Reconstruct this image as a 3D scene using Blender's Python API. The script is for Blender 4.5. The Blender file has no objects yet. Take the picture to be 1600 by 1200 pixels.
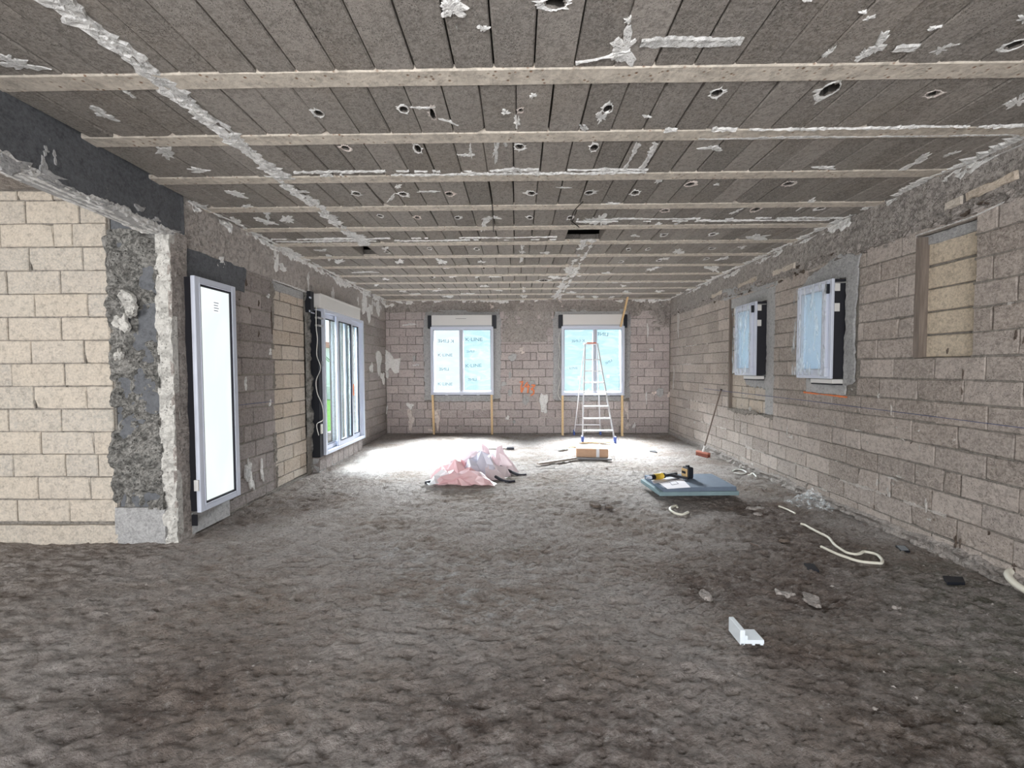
import bpy, math, random
import numpy as np
from mathutils import Vector, Matrix

random.seed(7)
R_ = random.Random(11)
SC = bpy.context.scene
COL = SC.collection
V = Vector

# ------------------------------------------------------------------ camera
CAM_H = 1.51
F_PX, PITCH, YAW, ROLL = 671.97, .0359, .0157, -.0036
cy_, sy_ = math.cos(YAW), math.sin(YAW)
CF = V((-sy_*math.cos(PITCH), cy_*math.cos(PITCH), -math.sin(PITCH)))
cr0 = V((cy_, sy_, 0)); cu0 = cr0.cross(CF)
CR = cr0*math.cos(ROLL)+cu0*math.sin(ROLL)
CU = -cr0*math.sin(ROLL)+cu0*math.cos(ROLL)
cd = bpy.data.cameras.new('camera')
cam = bpy.data.objects.new('camera', cd); COL.objects.link(cam)
cd.sensor_width = 36; cd.lens = F_PX/1600*36; cd.clip_start = .05; cd.clip_end = 300
cam.matrix_world = Matrix(((CR.x, CU.x, -CF.x, 0), (CR.y, CU.y, -CF.y, 0), (CR.z, CU.z, -CF.z, CAM_H), (0, 0, 0, 1)))
SC.camera = cam

def at(pl, c, u, v):
    """the point where the sight line through a place in the photograph meets a real plane of the room"""
    r = CF + CR*((u-800)/F_PX) + CU*((600-v)/F_PX)
    o = V((0, 0, CAM_H)); i = 'xyz'.index(pl)
    return o + r*((c-o[i])/r[i])

# ------------------------------------------------------------------ world, sun, daylight at the openings, exposure
SC.view_settings.view_transform = 'Standard'
SC.view_settings.look = 'None'
SC.view_settings.exposure = 0.46
SC.view_settings.gamma = 1.0
SC.view_settings.use_curve_mapping = False
SC.cycles.max_bounces = 8
SC.cycles.diffuse_bounces = 5
SC.cycles.transparent_max_bounces = 12
SC.cycles.caustics_reflective = False
SC.cycles.caustics_refractive = False
SC.cycles.sample_clamp_indirect = 6

w = bpy.data.worlds.new('sky'); SC.world = w; w.use_nodes = True
nt = w.node_tree; bg = nt.nodes['Background']
tc = nt.nodes.new('ShaderNodeTexCoord'); sp = nt.nodes.new('ShaderNodeSeparateXYZ'); rp = nt.nodes.new('ShaderNodeValToRGB')
nt.links.new(tc.outputs['Generated'], sp.inputs[0]); nt.links.new(sp.outputs['Z'], rp.inputs[0]); nt.links.new(rp.outputs[0], bg.inputs[0])
rp.color_ramp.elements[0].color = (.86, .93, 1, 1); rp.color_ramp.elements[0].position = 0
rp.color_ramp.elements[1].color = (.58, .78, 1, 1); rp.color_ramp.elements[1].position = .7
bg.inputs[1].default_value = 1.3

def lamp(name, kind, loc, direction, energy, color=(1, 1, 1), **kw):
    d = bpy.data.lights.new(name, kind); d.energy = energy; d.color = color
    for k, v in kw.items(): setattr(d, k, v)
    o = bpy.data.objects.new(name, d); COL.objects.link(o); o.location = loc
    o.rotation_euler = V(direction).to_track_quat('-Z', 'Y').to_euler()
    return o
SUN = lamp('sun', 'SUN', (0, 20, 20), (-.06, -1, -1.02), 4.5, (1, .95, .90), angle=math.radians(2))
D2 = math.radians
# daylight through the two openings behind the camera
lamp('daylight_rear_opening', 'AREA', (-.1, -1.75, 1.45), (.02, 1, -.03), 160, (1, .98, .975), shape='RECTANGLE', size=4.6, size_y=2.3)
lamp('daylight_annex_opening', 'AREA', (-6.0, -1.75, 1.35), (.35, 1, -.05), 165, (1, .985, .97), shape='RECTANGLE', size=2.2, size_y=2.3)
# skylight falling steeply in through the two far windows and the glazed door (outside the glass)
for nm_, x_ in (('skylight_far_window', -1.26), ('skylight_far_window', 1.65)):
    lamp(nm_, 'AREA', (x_, 10.6, 2.6), (0, -1, -.9), 1100, (.97, .96, 1), shape='RECTANGLE', size=1.6, size_y=1.5, spread=D2(70))
for x_ in (-1.26, 1.65):   # narrow-beam lamps added outside both far windows to stand in for the sun
    lamp('sunlight_far_window', 'AREA', (x_+.08, 9.69+1.35, 1.69+1.38), (-.06, -1, -1.02), 370, (1, .93, .945), shape='RECTANGLE', size=1.5, size_y=1.2, spread=D2(9))
lamp('skylight_glazed_door', 'AREA', (-4.1, 7.1, 2.5), (1, 0, -1.0), 200, (.86, .92, 1), shape='RECTANGLE', size=1.6, size_y=1.6, spread=D2(75))

# ------------------------------------------------------------------ naming
def tag(o, label=None, cat=None, group=None, kind=None):
    if label: o['label'] = label
    if cat: o['category'] = cat
    if group: o['group'] = group
    if kind: o['kind'] = kind
    return o
def empty(name, loc=(0, 0, 0), rz=0, **k):
    o = bpy.data.objects.new(name, None); COL.objects.link(o)
    o.location = loc; o.rotation_euler = (0, 0, rz); o.empty_display_size = .1
    return tag(o, **k)
def link(name, me, mat, parent=None, mw=None):
    o = bpy.data.objects.new(name, me); COL.objects.link(o)
    if mat is not None and not me.materials: me.materials.append(mat)
    if parent is not None: o.parent = parent
    if mw is not None: o.matrix_world = mw if parent is None else mw
    return o

class MB:
    def __init__(s): s.v = []; s.f = []
    def add(s, vs, fs):
        n = len(s.v); s.v += [tuple(p) for p in vs]; s.f += [tuple(i+n for i in f) for f in fs]; return s
    def box(s, x0, x1, y0, y1, z0, z1, M=None, bev=0.0):
        if bev <= 0:
            vs = [(x, y, z) for x in (x0, x1) for y in (y0, y1) for z in (z0, z1)]
            fs = [(0, 1, 3, 2), (4, 6, 7, 5), (0, 4, 5, 1), (2, 3, 7, 6), (0, 2, 6, 4), (1, 5, 7, 3)]
        else:
            import bmesh
            bm = bmesh.new(); bmesh.ops.create_cube(bm, size=1)
            for q in bm.verts: q.co = V(((x0+x1)/2+q.co.x*(x1-x0), (y0+y1)/2+q.co.y*(y1-y0), (z0+z1)/2+q.co.z*(z1-z0)))
            bmesh.ops.bevel(bm, geom=list(bm.edges), offset=bev, segments=1, affect='EDGES')
            bm.verts.ensure_lookup_table(); vs = [q.co.copy() for q in bm.verts]; fs = [[q.index for q in f.verts] for f in bm.faces]; bm.free()
        if M is not None: vs = [M @ V(p) for p in vs]
        return s.add(vs, fs)
    def bar(s, a, b, wx, wy, up=(0, 0, 1)):
        a, b = V(a), V(b); d = (b-a).normalized(); u = V(up)
        if abs(d.dot(u)) > .98: u = V((0, 1, 0))
        x = d.cross(u).normalized(); y = x.cross(d)
        vs = [p + x*i*wx/2 + y*j*wy/2 for p in (a, b) for i, j in ((-1, -1), (1, -1), (1, 1), (-1, 1))]
        return s.add(vs, [(0, 1, 2, 3), (7, 6, 5, 4), (0, 4, 5, 1), (1, 5, 6, 2), (2, 6, 7, 3), (3, 7, 4, 0)])
    def tube(s, pts, r, n=8, r2=None):
        pts = [V(p) for p in pts]; rings = []; up = V((0, 0, 1)); N = len(pts)
        for i, p in enumerate(pts):
            d = (pts[min(i+1, N-1)]-pts[max(i-1, 0)]).normalized()
            u = up if abs(d.dot(up)) < .95 else V((1, 0, 0))
            x = d.cross(u).normalized(); y = x.cross(d); rr = r if r2 is None else r+(r2-r)*i/(N-1)
            rings.append([p+x*math.cos(2*math.pi*k/n)*rr+y*math.sin(2*math.pi*k/n)*rr for k in range(n)])
        vs = [q for g in rings for q in g]
        fs = [(i*n+k, i*n+(k+1) % n, (i+1)*n+(k+1) % n, (i+1)*n+k) for i in range(N-1) for k in range(n)]
        fs += [tuple(range(n)), tuple((N-1)*n+k for k in range(n-1, -1, -1))]
        return s.add(vs, fs)
    def build(s, name, mat, parent=None, smooth=False, **k):
        me = bpy.data.meshes.new(name); me.from_pydata(s.v, [], s.f); me.update()
        if smooth: me.polygons.foreach_set('use_smooth', [True]*len(me.polygons))
        return tag(link(name, me, mat, parent), **k)
def cr_spline(pts, n=6):
    pts = [V(p) for p in pts]; out = []
    for i in range(len(pts)-1):
        a = pts[max(i-1, 0)]; b = pts[i]; c = pts[i+1]; d = pts[min(i+2, len(pts)-1)]
        for k in range(n):
            t = k/n
            out.append(.5*((2*b)+(c-a)*t+(2*a-5*b+4*c-d)*t*t+(3*b-a-3*c+d)*t**3))
    return out+[pts[-1]]

# ------------------------------------------------------------------ noise
class VN:
    def __init__(s, seed): s.g = np.random.RandomState(seed).rand(256, 256)
    def __call__(s, x, y):
        x = np.asarray(x, float); y = np.asarray(y, float)
        xi = np.floor(x).astype(int); yi = np.floor(y).astype(int); fx = x-xi; fy = y-yi
        fx = fx*fx*(3-2*fx); fy = fy*fy*(3-2*fy); g = s.g
        a = g[xi % 256, yi % 256]; b = g[(xi+1) % 256, yi % 256]; c = g[xi % 256, (yi+1) % 256]; d = g[(xi+1) % 256, (yi+1) % 256]
        return a*(1-fx)*(1-fy)+b*fx*(1-fy)+c*(1-fx)*fy+d*fx*fy-.5
vn = [VN(i+3) for i in range(6)]
def fbm(x, y, f=1.0, o=4, p=.5):
    r = 0; a = 1
    for i in range(o): r = r+a*vn[i % 6](np.asarray(x)*f+i*17.3, np.asarray(y)*f-i*9.1); a *= p; f *= 2.03
    return r

# ------------------------------------------------------------------ materials
def mat_new(name):
    m = bpy.data.materials.new(name); m.use_nodes = True; n = m.node_tree
    return m, n, n.nodes['Principled BSDF']
def N(n, t, **k):
    q = n.nodes.new(t)
    for a, b in k.items():
        if a.startswith('i_'): q.inputs[a[2:]].default_value = b
        else: setattr(q, a, b)
    return q
def L(n, a, b): n.links.new(a, b)
def mixc(n, fac, a, b, mode='MIX'):
    q = N(n, 'ShaderNodeMix', data_type='RGBA', blend_type=mode)
    for sock, val in ((q.inputs[0], fac), (q.inputs[6], a), (q.inputs[7], b)):
        if hasattr(val, 'is_output'): L(n, val, sock)
        else: sock.default_value = val if not isinstance(val, tuple) else tuple(val)+(1,)*(4-len(val))
    return q.outputs[2]
def ramp(n, src, p0, p1, c0=(0, 0, 0), c1=(1, 1, 1)):
    q = N(n, 'ShaderNodeValToRGB'); e = q.color_ramp.elements
    e[0].position = p0; e[0].color = tuple(c0)+(1,); e[1].position = p1; e[1].color = tuple(c1)+(1,)
    L(n, src, q.inputs[0]); return q.outputs[0]
def noise(n, vec, scale, detail=4, rough=.55):
    q = N(n, 'ShaderNodeTexNoise'); q.inputs['Scale'].default_value = scale; q.inputs['Detail'].default_value = detail; q.inputs['Roughness'].default_value = rough
    L(n, vec, q.inputs['Vector']); return q.outputs['Fac']
def scl(n, vec, s):
    q = N(n, 'ShaderNodeVectorMath', operation='MULTIPLY'); L(n, vec, q.inputs[0]); q.inputs[1].default_value = s; return q.outputs[0]
def math_(n, op, a, b=None, clamp=False):
    q = N(n, 'ShaderNodeMath', operation=op, use_clamp=clamp)
    for i, val in enumerate((a, b)):
        if val is None: continue
        if hasattr(val, 'is_output'): L(n, val, q.inputs[i])
        else: q.inputs[i].default_value = val
    return q.outputs[0]

def masonry(name, c1, c2, var=.22, rough=.95, bump=.5, grain=55, specks=.5, stain=None, dirt=(.05, .045, .04), pits=.35, tint=.5):
    """rough cement surface: colour differs block to block (object random), grain, pits, pale specks"""
    m, n, b = mat_new(name)
    geo = N(n, 'ShaderNodeNewGeometry'); P = geo.outputs['Position']; oi = N(n, 'ShaderNodeObjectInfo')
    big = noise(n, P, 1.3, 5, .6); mid = noise(n, P, 7, 5, .6); fine = noise(n, P, grain, 4, .7)
    base = mixc(n, ramp(n, math_(n, 'ADD', math_(n, 'MULTIPLY', oi.outputs['Random'], tint), math_(n, 'MULTIPLY', mid, 1-tint)), .25, .75), c1, c2)
    hsv = N(n, 'ShaderNodeHueSaturation'); L(n, base, hsv.inputs['Color'])
    mr = N(n, 'ShaderNodeMapRange'); mr.inputs['To Min'].default_value = 1-var; mr.inputs['To Max'].default_value = 1+var
    rnd2 = math_(n, 'FRACT', math_(n, 'MULTIPLY', oi.outputs['Random'], 7.31)); L(n, rnd2, mr.inputs['Value']); L(n, mr.outputs[0], hsv.inputs['Value'])
    col = hsv.outputs[0]
    col = mixc(n, math_(n, 'MULTIPLY', ramp(n, big, .45, .7), .35), col, stain or tuple(x*.62 for x in c1))
    col = mixc(n, math_(n, 'MULTIPLY', ramp(n, fine, .35, .62), .55), col, tuple(min(1, x*1.45) for x in c2))
    vp = N(n, 'ShaderNodeTexVoronoi'); vp.inputs['Scale'].default_value = grain*1.3; L(n, P, vp.inputs['Vector'])
    pit = ramp(n, vp.outputs['Distance'], .08, .3, (1, 1, 1), (0, 0, 0))
    pm = math_(n, 'MULTIPLY', pit, ramp(n, noise(n, P, 11, 3), .42, .6))
    col = mixc(n, math_(n, 'MULTIPLY', pm, pits*1.6, True), col, dirt)
    sk = ramp(n, noise(n, P, 23, 6, .75), .665, .70)
    col = mixc(n, math_(n, 'MULTIPLY', sk, specks), col, (.62, .6, .56))
    L(n, col, b.inputs['Base Color']); b.inputs['Roughness'].default_value = rough; b.inputs['Specular IOR Level'].default_value = .15
    gr = ramp(n, noise(n, P, grain*.45, 6, .8), .36, .50, (1, 1, 1), (0, 0, 0)); col = mixc(n, math_(n, 'MULTIPLY', gr, .42), col, tuple(x*.42 for x in c1)); L(n, col, b.inputs['Base Color'])
    h = math_(n, 'ADD', math_(n, 'ADD', math_(n, 'MULTIPLY', fine, .6), math_(n, 'MULTIPLY', mid, .8)), math_(n, 'ADD', math_(n, 'MULTIPLY', pm, -.8), math_(n, 'MULTIPLY', gr, -.35)))
    bp = N(n, 'ShaderNodeBump'); bp.inputs['Strength'].default_value = bump; bp.inputs['Distance'].default_value = .02
    L(n, h, bp.inputs['Height']); L(n, bp.outputs[0], b.inputs['Normal'])
    return m
def plain(name, c, rough=.6, metal=0, bump=0, bs=40, var=0, spec=.4):
    m, n, b = mat_new(name)
    b.inputs['Base Color'].default_value = tuple(c)+(1,); b.inputs['Roughness'].default_value = rough; b.inputs['Metallic'].default_value = metal; b.inputs['Specular IOR Level'].default_value = spec
    tcn = N(n, 'ShaderNodeTexCoord')
    if var: L(n, mixc(n, ramp(n, noise(n, tcn.outputs['Object'], bs*.3, 5), .3, .7), tuple(x*(1-var) for x in c), tuple(min(1, x*(1+var)) for x in c)), b.inputs['Base Color'])
    if bump:
        bp = N(n, 'ShaderNodeBump'); bp.inputs['Strength'].default_value = bump; bp.inputs['Distance'].default_value = .01
        L(n, noise(n, tcn.outputs['Object'], bs, 4), bp.inputs['Height']); L(n, bp.outputs[0], b.inputs['Normal'])
    return m
def wood(name, c1, c2, s=(3, 3, 40), rough=.7):
    m, n, b = mat_new(name); tcn = N(n, 'ShaderNodeTexCoord')
    f = noise(n, scl(n, tcn.outputs['Object'], s), 3, 5, .6)
    L(n, mixc(n, ramp(n, f, .35, .65), c1, c2), b.inputs['Base Color']); b.inputs['Roughness'].default_value = rough
    bp = N(n, 'ShaderNodeBump'); bp.inputs['Strength'].default_value = .2; L(n, f, bp.inputs['Height']); L(n, bp.outputs[0], b.inputs['Normal'])
    return m
def sheer(name, c, opacity, rough=.15, streak=None, scale=6, emit=0):
    """thin plastic: part of the light passes straight through, the rest is reflected or scattered"""
    m, n, b = mat_new(name); out = n.nodes['Material Output']
    tr = N(n, 'ShaderNodeBsdfTransparent'); mx = N(n, 'ShaderNodeMixShader')
    b.inputs['Base Color'].default_value = tuple(c)+(1,); b.inputs['Roughness'].default_value = rough; b.inputs['Specular IOR Level'].default_value = .8
    tl = N(n, 'ShaderNodeBsdfTranslucent'); tl.inputs['Color'].default_value = tuple(c)+(1,)
    m2 = N(n, 'ShaderNodeMixShader'); m2.inputs[0].default_value = .25; L(n, b.outputs[0], m2.inputs[1]); L(n, tl.outputs[0], m2.inputs[2])
    L(n, tr.outputs[0], mx.inputs[1]); L(n, m2.outputs[0], mx.inputs[2]); mx.inputs[0].default_value = opacity
    if streak:
        tcn = N(n, 'ShaderNodeTexCoord'); f = noise(n, scl(n, tcn.outputs['Object'], streak), scale, 3, .6)
        r = ramp(n, f, .50, .66, (opacity*.2,)*3, (min(1, opacity*2.6),)*3); L(n, r, mx.inputs[0])
    L(n, mx.outputs[0], out.inputs['Surface'])
    return m

M = {}
M['block_right'] = masonry('grey_brown_block', (.315, .272, .238), (.44, .392, .357), bump=.55)
M['block_back'] = masonry('back_wall_block', (.35, .30, .29), (.47, .42, .405), var=.15)
M['block_left'] = masonry('left_wall_block', (.235, .21, .20), (.335, .30, .285), var=.2)
M['block_tan'] = masonry('new_tan_block', (.46, .38, .30), (.52, .47, .41), var=.14, specks=.2, bump=.4, stain=(.36, .35, .33), pits=.25)
M['block_annex'] = masonry('annex_tan_block', (.41, .385, .35), (.49, .435, .365), var=.06, specks=.25, bump=.35, stain=(.43, .43, .39), pits=.12)
M['mortar'] = masonry('mortar', (.16, .148, .132), (.26, .24, .215), specks=.2)
M['block_niche'] = masonry('niche_tan_block', (.50, .43, .34), (.57, .49, .385), var=.12, specks=.2, pits=.2, bump=.4, stain=(.45, .40, .32))
M['mortar_pale'] = masonry('pale_mortar', (.42, .39, .36), (.52, .49, .46), specks=.2, bump=.6)
M['mortar_grey'] = masonry('grey_mortar', (.33, .33, .33), (.40, .40, .40), specks=.1, pits=.15, bump=.4)
M['concrete'] = masonry('cast_concrete', (.28, .25, .23), (.39, .36, .335), specks=.4, pits=.3, grain=48, bump=.9, dirt=(.06, .05, .045))
M['concrete_rough'] = masonry('broken_concrete', (.09, .095, .09), (.33, .32, .30), specks=.5, pits=.6, grain=40, bump=1.0, tint=.05, dirt=(.02, .02, .02))
M['concrete_dark'] = masonry('dark_formed_concrete', (.085, .09, .098), (.125, .13, .14), specks=.35, pits=.1, grain=40, bump=.25, tint=.1)
M['concrete_pale'] = masonry('pale_concrete', (.42, .41, .385), (.53, .52, .49), specks=.3, pits=.5, grain=34, bump=.7, tint=.1)
M['hollow'] = masonry('ceiling_block', (.205, .188, .168), (.31, .285, .26), var=.2, specks=.25, pits=.55, grain=75, bump=.6, stain=(.25, .20, .15))
M['joist'] = masonry('cast_joist', (.47, .42, .36), (.58, .53, .46), var=.05, specks=.1, pits=.7, grain=22, bump=.35, dirt=(.26, .15, .09), tint=.1)
M['plaster'] = masonry('white_plaster', (.66, .65, .62), (.80, .79, .77), specks=0, pits=.2, grain=45, bump=.7, stain=(.62, .60, .56), tint=.1)
M['plaster_pink'] = masonry('pink_adhesive', (.66, .52, .47), (.76, .68, .64), specks=0, pits=.4, grain=40, bump=.8, tint=.1)
M['slab'] = plain('slab_and_cavity_shade', (.055, .05, .045), .95)  # slab colour, near black; also paints the shade inside the ceiling block holes
M['white'] = plain('white_lacquer', (.62, .66, .76), .35)
M['white_reveal'] = plain('white_outer_reveal', (.56, .61, .68), .8)
M['grey_frame'] = plain('grey_aluminium', (.42, .45, .50), .4)
M['box_white'] = plain('roller_box_plastic', (.70, .69, .67), .5)
M['black'] = plain('black_plastic', (.012, .014, .02), .5)
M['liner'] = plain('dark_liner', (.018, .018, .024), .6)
M['gasket'] = plain('black_gasket', (.02, .02, .03), .6)
M['steel'] = plain('zinc_bracket', (.45, .45, .45), .4, .8)
M['cable'] = plain('white_cable', (.72, .72, .68), .5)
M['hose'] = plain('white_conduit', (.74, .72, .62), .5)
M['wood'] = wood('pine_batten', (.62, .42, .20), (.74, .55, .32))
M['wood_grey'] = wood('old_board', (.24, .20, .17), (.36, .32, .28), (2, 30, 30))
M['board'] = plain('blue_insulation', (.15, .195, .26), .8, var=.1, bump=.1, bs=30)
M['board_low'] = plain('green_grey_insulation', (.22, .31, .335), .8, var=.1, bump=.1, bs=30)
M['paper'] = plain('paper', (.80, .78, .82), .8)
M['pencil'] = plain('pencil_line', (.25, .25, .3), .8)
M['yellow'] = plain('yellow_plastic', (.72, .50, .06), .5)
M['tan_plastic'] = plain('tan_plastic', (.62, .42, .20), .6)
M['alu'] = plain('ladder_aluminium', (.72, .72, .74), .35, .35)
M['blue'] = plain('blue_rubber', (.06, .10, .32), .6)
M['red'] = plain('orange_plastic', (.80, .16, .06), .5)
M['card'] = plain('cardboard', (.52, .33, .22), .85, var=.08)
M['orange_paint'] = plain('orange_marker_paint', (.82, .25, .10), .8, var=.15, bs=60)
M['blue_chalk'] = plain('blue_chalk', (.14, .15, .24), .9)
M['foam'] = plain('white_polystyrene', (.72, .78, .82), .6)
M['bristle'] = plain('bristles', (.20, .06, .04), .9, bump=.6, bs=200)
M['pole'] = plain('brown_pole', (.16, .12, .10), .6)
M['dirt'] = masonry('debris_and_hollow_shade', (.06, .045, .035), (.16, .13, .11), specks=.4, grain=60)  # debris colour, also used to paint the shade of broken wall hollows
M['rust'] = plain('rust_wire', (.03, .025, .02), .8)
M['pink1'] = sheer('pink_film', (.86, .60, .62), .96, .3)
M['pink2'] = sheer('pale_pink_film', (.92, .80, .83), .96, .3)
M['lilac'] = sheer('lilac_film', (.80, .80, .90), .96, .3)
M['white_film'] = sheer('white_film', (.88, .90, .92), .93, .3)
M['blackfilm'] = plain('black_film', (.03, .03, .04), .35)
M['clear'] = sheer('clear_wrap', (.86, .93, .98), .28, .10, (6, 6, 1.2), 2.5)
M['clear_floor'] = sheer('clear_bag_film', (.85, .90, .92), .22, .12, (3, 3, 3), 8)
M['splash'] = masonry('faded_plaster', (.44, .42, .39), (.54, .52, .49), specks=.2, tint=.2)

def glass_mat(name, tint, refl=.10):
    m, n, b = mat_new(name); out = n.nodes['Material Output']
    tr = N(n, 'ShaderNodeBsdfTransparent'); tr.inputs[0].default_value = tuple(tint)+(1,)
    gl = N(n, 'ShaderNodeBsdfGlossy'); gl.inputs['Roughness'].default_value = .03
    mx = N(n, 'ShaderNodeMixShader'); mx.inputs[0].default_value = refl
    L(n, tr.outputs[0], mx.inputs[1]); L(n, gl.outputs[0], mx.inputs[2]); L(n, mx.outputs[0], out.inputs['Surface'])
    return m
M['glass'] = glass_mat('clear_glass', (.93, .97, .97), .07)
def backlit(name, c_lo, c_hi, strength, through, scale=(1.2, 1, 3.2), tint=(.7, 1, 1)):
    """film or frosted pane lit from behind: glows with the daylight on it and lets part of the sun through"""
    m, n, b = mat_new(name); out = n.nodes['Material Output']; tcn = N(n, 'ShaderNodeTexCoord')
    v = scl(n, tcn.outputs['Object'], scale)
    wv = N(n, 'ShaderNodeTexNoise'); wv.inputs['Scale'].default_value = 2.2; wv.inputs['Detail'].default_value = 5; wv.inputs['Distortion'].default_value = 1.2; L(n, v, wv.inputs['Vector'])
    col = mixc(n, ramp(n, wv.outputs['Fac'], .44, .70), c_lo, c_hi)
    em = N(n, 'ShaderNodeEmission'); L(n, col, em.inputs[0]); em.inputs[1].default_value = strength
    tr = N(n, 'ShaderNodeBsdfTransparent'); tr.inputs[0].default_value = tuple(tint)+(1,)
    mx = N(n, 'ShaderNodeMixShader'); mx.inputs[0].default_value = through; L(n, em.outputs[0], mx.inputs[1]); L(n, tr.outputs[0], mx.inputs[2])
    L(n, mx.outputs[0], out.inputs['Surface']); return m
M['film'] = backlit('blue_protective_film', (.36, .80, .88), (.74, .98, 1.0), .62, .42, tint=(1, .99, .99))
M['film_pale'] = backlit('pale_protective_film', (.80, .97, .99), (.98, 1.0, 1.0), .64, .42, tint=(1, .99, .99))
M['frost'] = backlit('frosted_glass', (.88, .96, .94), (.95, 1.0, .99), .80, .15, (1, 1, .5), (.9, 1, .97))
def ink_mat():
    m, n, b = mat_new('grey_print'); out = n.nodes['Material Output']; tr = N(n, 'ShaderNodeBsdfTransparent'); tr.inputs[0].default_value = (.75, .92, .97, 1)
    b.inputs['Base Color'].default_value = (.12, .24, .30, 1); mx = N(n, 'ShaderNodeMixShader'); mx.inputs[0].default_value = .62
    L(n, tr.outputs[0], mx.inputs[1]); L(n, b.outputs[0], mx.inputs[2]); L(n, mx.outputs[0], out.inputs['Surface']); return m
M['ink'] = ink_mat()
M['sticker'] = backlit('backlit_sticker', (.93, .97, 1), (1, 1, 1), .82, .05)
M['label'] = plain('paper_label', (.85, .80, .78), .7)

# ------------------------------------------------------------------ floor
def fz(x, y):
    x = np.asarray(x, float); y = np.asarray(y, float)
    t = np.clip((y-5)/4.7, 0, 1); base = .035*t*t*(3-2*t)
    r = fbm(x, y, .7, 3)*.03 + fbm(x, y*1.3, 5.5, 3, .5)*.008
    return base + r*np.clip(1-np.abs(y-9.9)*0, 0, 1)
def floor_z(x, y): return float(fz(x, y))
ys = [-1.7]
while ys[-1] < 9.75: ys.append(ys[-1] + (.05 if ys[-1] < 1 else (.012 if ys[-1] < 3.6 else .022)))
xs = list(np.arange(-7.6, -4.2, .06)) + list(np.arange(-4.2, 3.46, .015))
xs = np.array(xs); ys = np.array(ys)
X, Y = np.meshgrid(xs, ys, indexing='ij')
Z = fz(X, Y) + fbm(X, Y*1.4, 13, 5, .78)*.019 - np.clip(fbm(X+40, Y*1.4+7, 9, 3)-.28, 0, 1)*.03
for (cx, cy, rr, dd) in ((.95, 4.55, .13, .03), (1.25, 2.92, .10, .03), (1.95, 2.75, .12, .02)):
    Z -= dd*np.exp(-(((X-cx)/rr)**2+((Y-cy)/(rr*1.2))**2))
nx, ny = X.shape
me = bpy.data.meshes.new('floor')
co = np.stack([X, Y, Z], -1).reshape(-1, 3).astype(np.float32)
ii = np.arange(nx*ny).reshape(nx, ny)
q = np.stack([ii[:-1, :-1], ii[1:, :-1], ii[1:, 1:], ii[:-1, 1:]], -1).reshape(-1, 4).astype(np.int32)
me.vertices.add(len(co)); me.vertices.foreach_set('co', co.ravel()); me.loops.add(q.size); me.loops.foreach_set('vertex_index', q.ravel())
me.polygons.add(len(q)); me.polygons.foreach_set('loop_start', np.arange(0, q.size, 4, dtype=np.int32)); me.polygons.foreach_set('use_smooth', [True]*len(q)); me.update(calc_edges=True)

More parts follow.
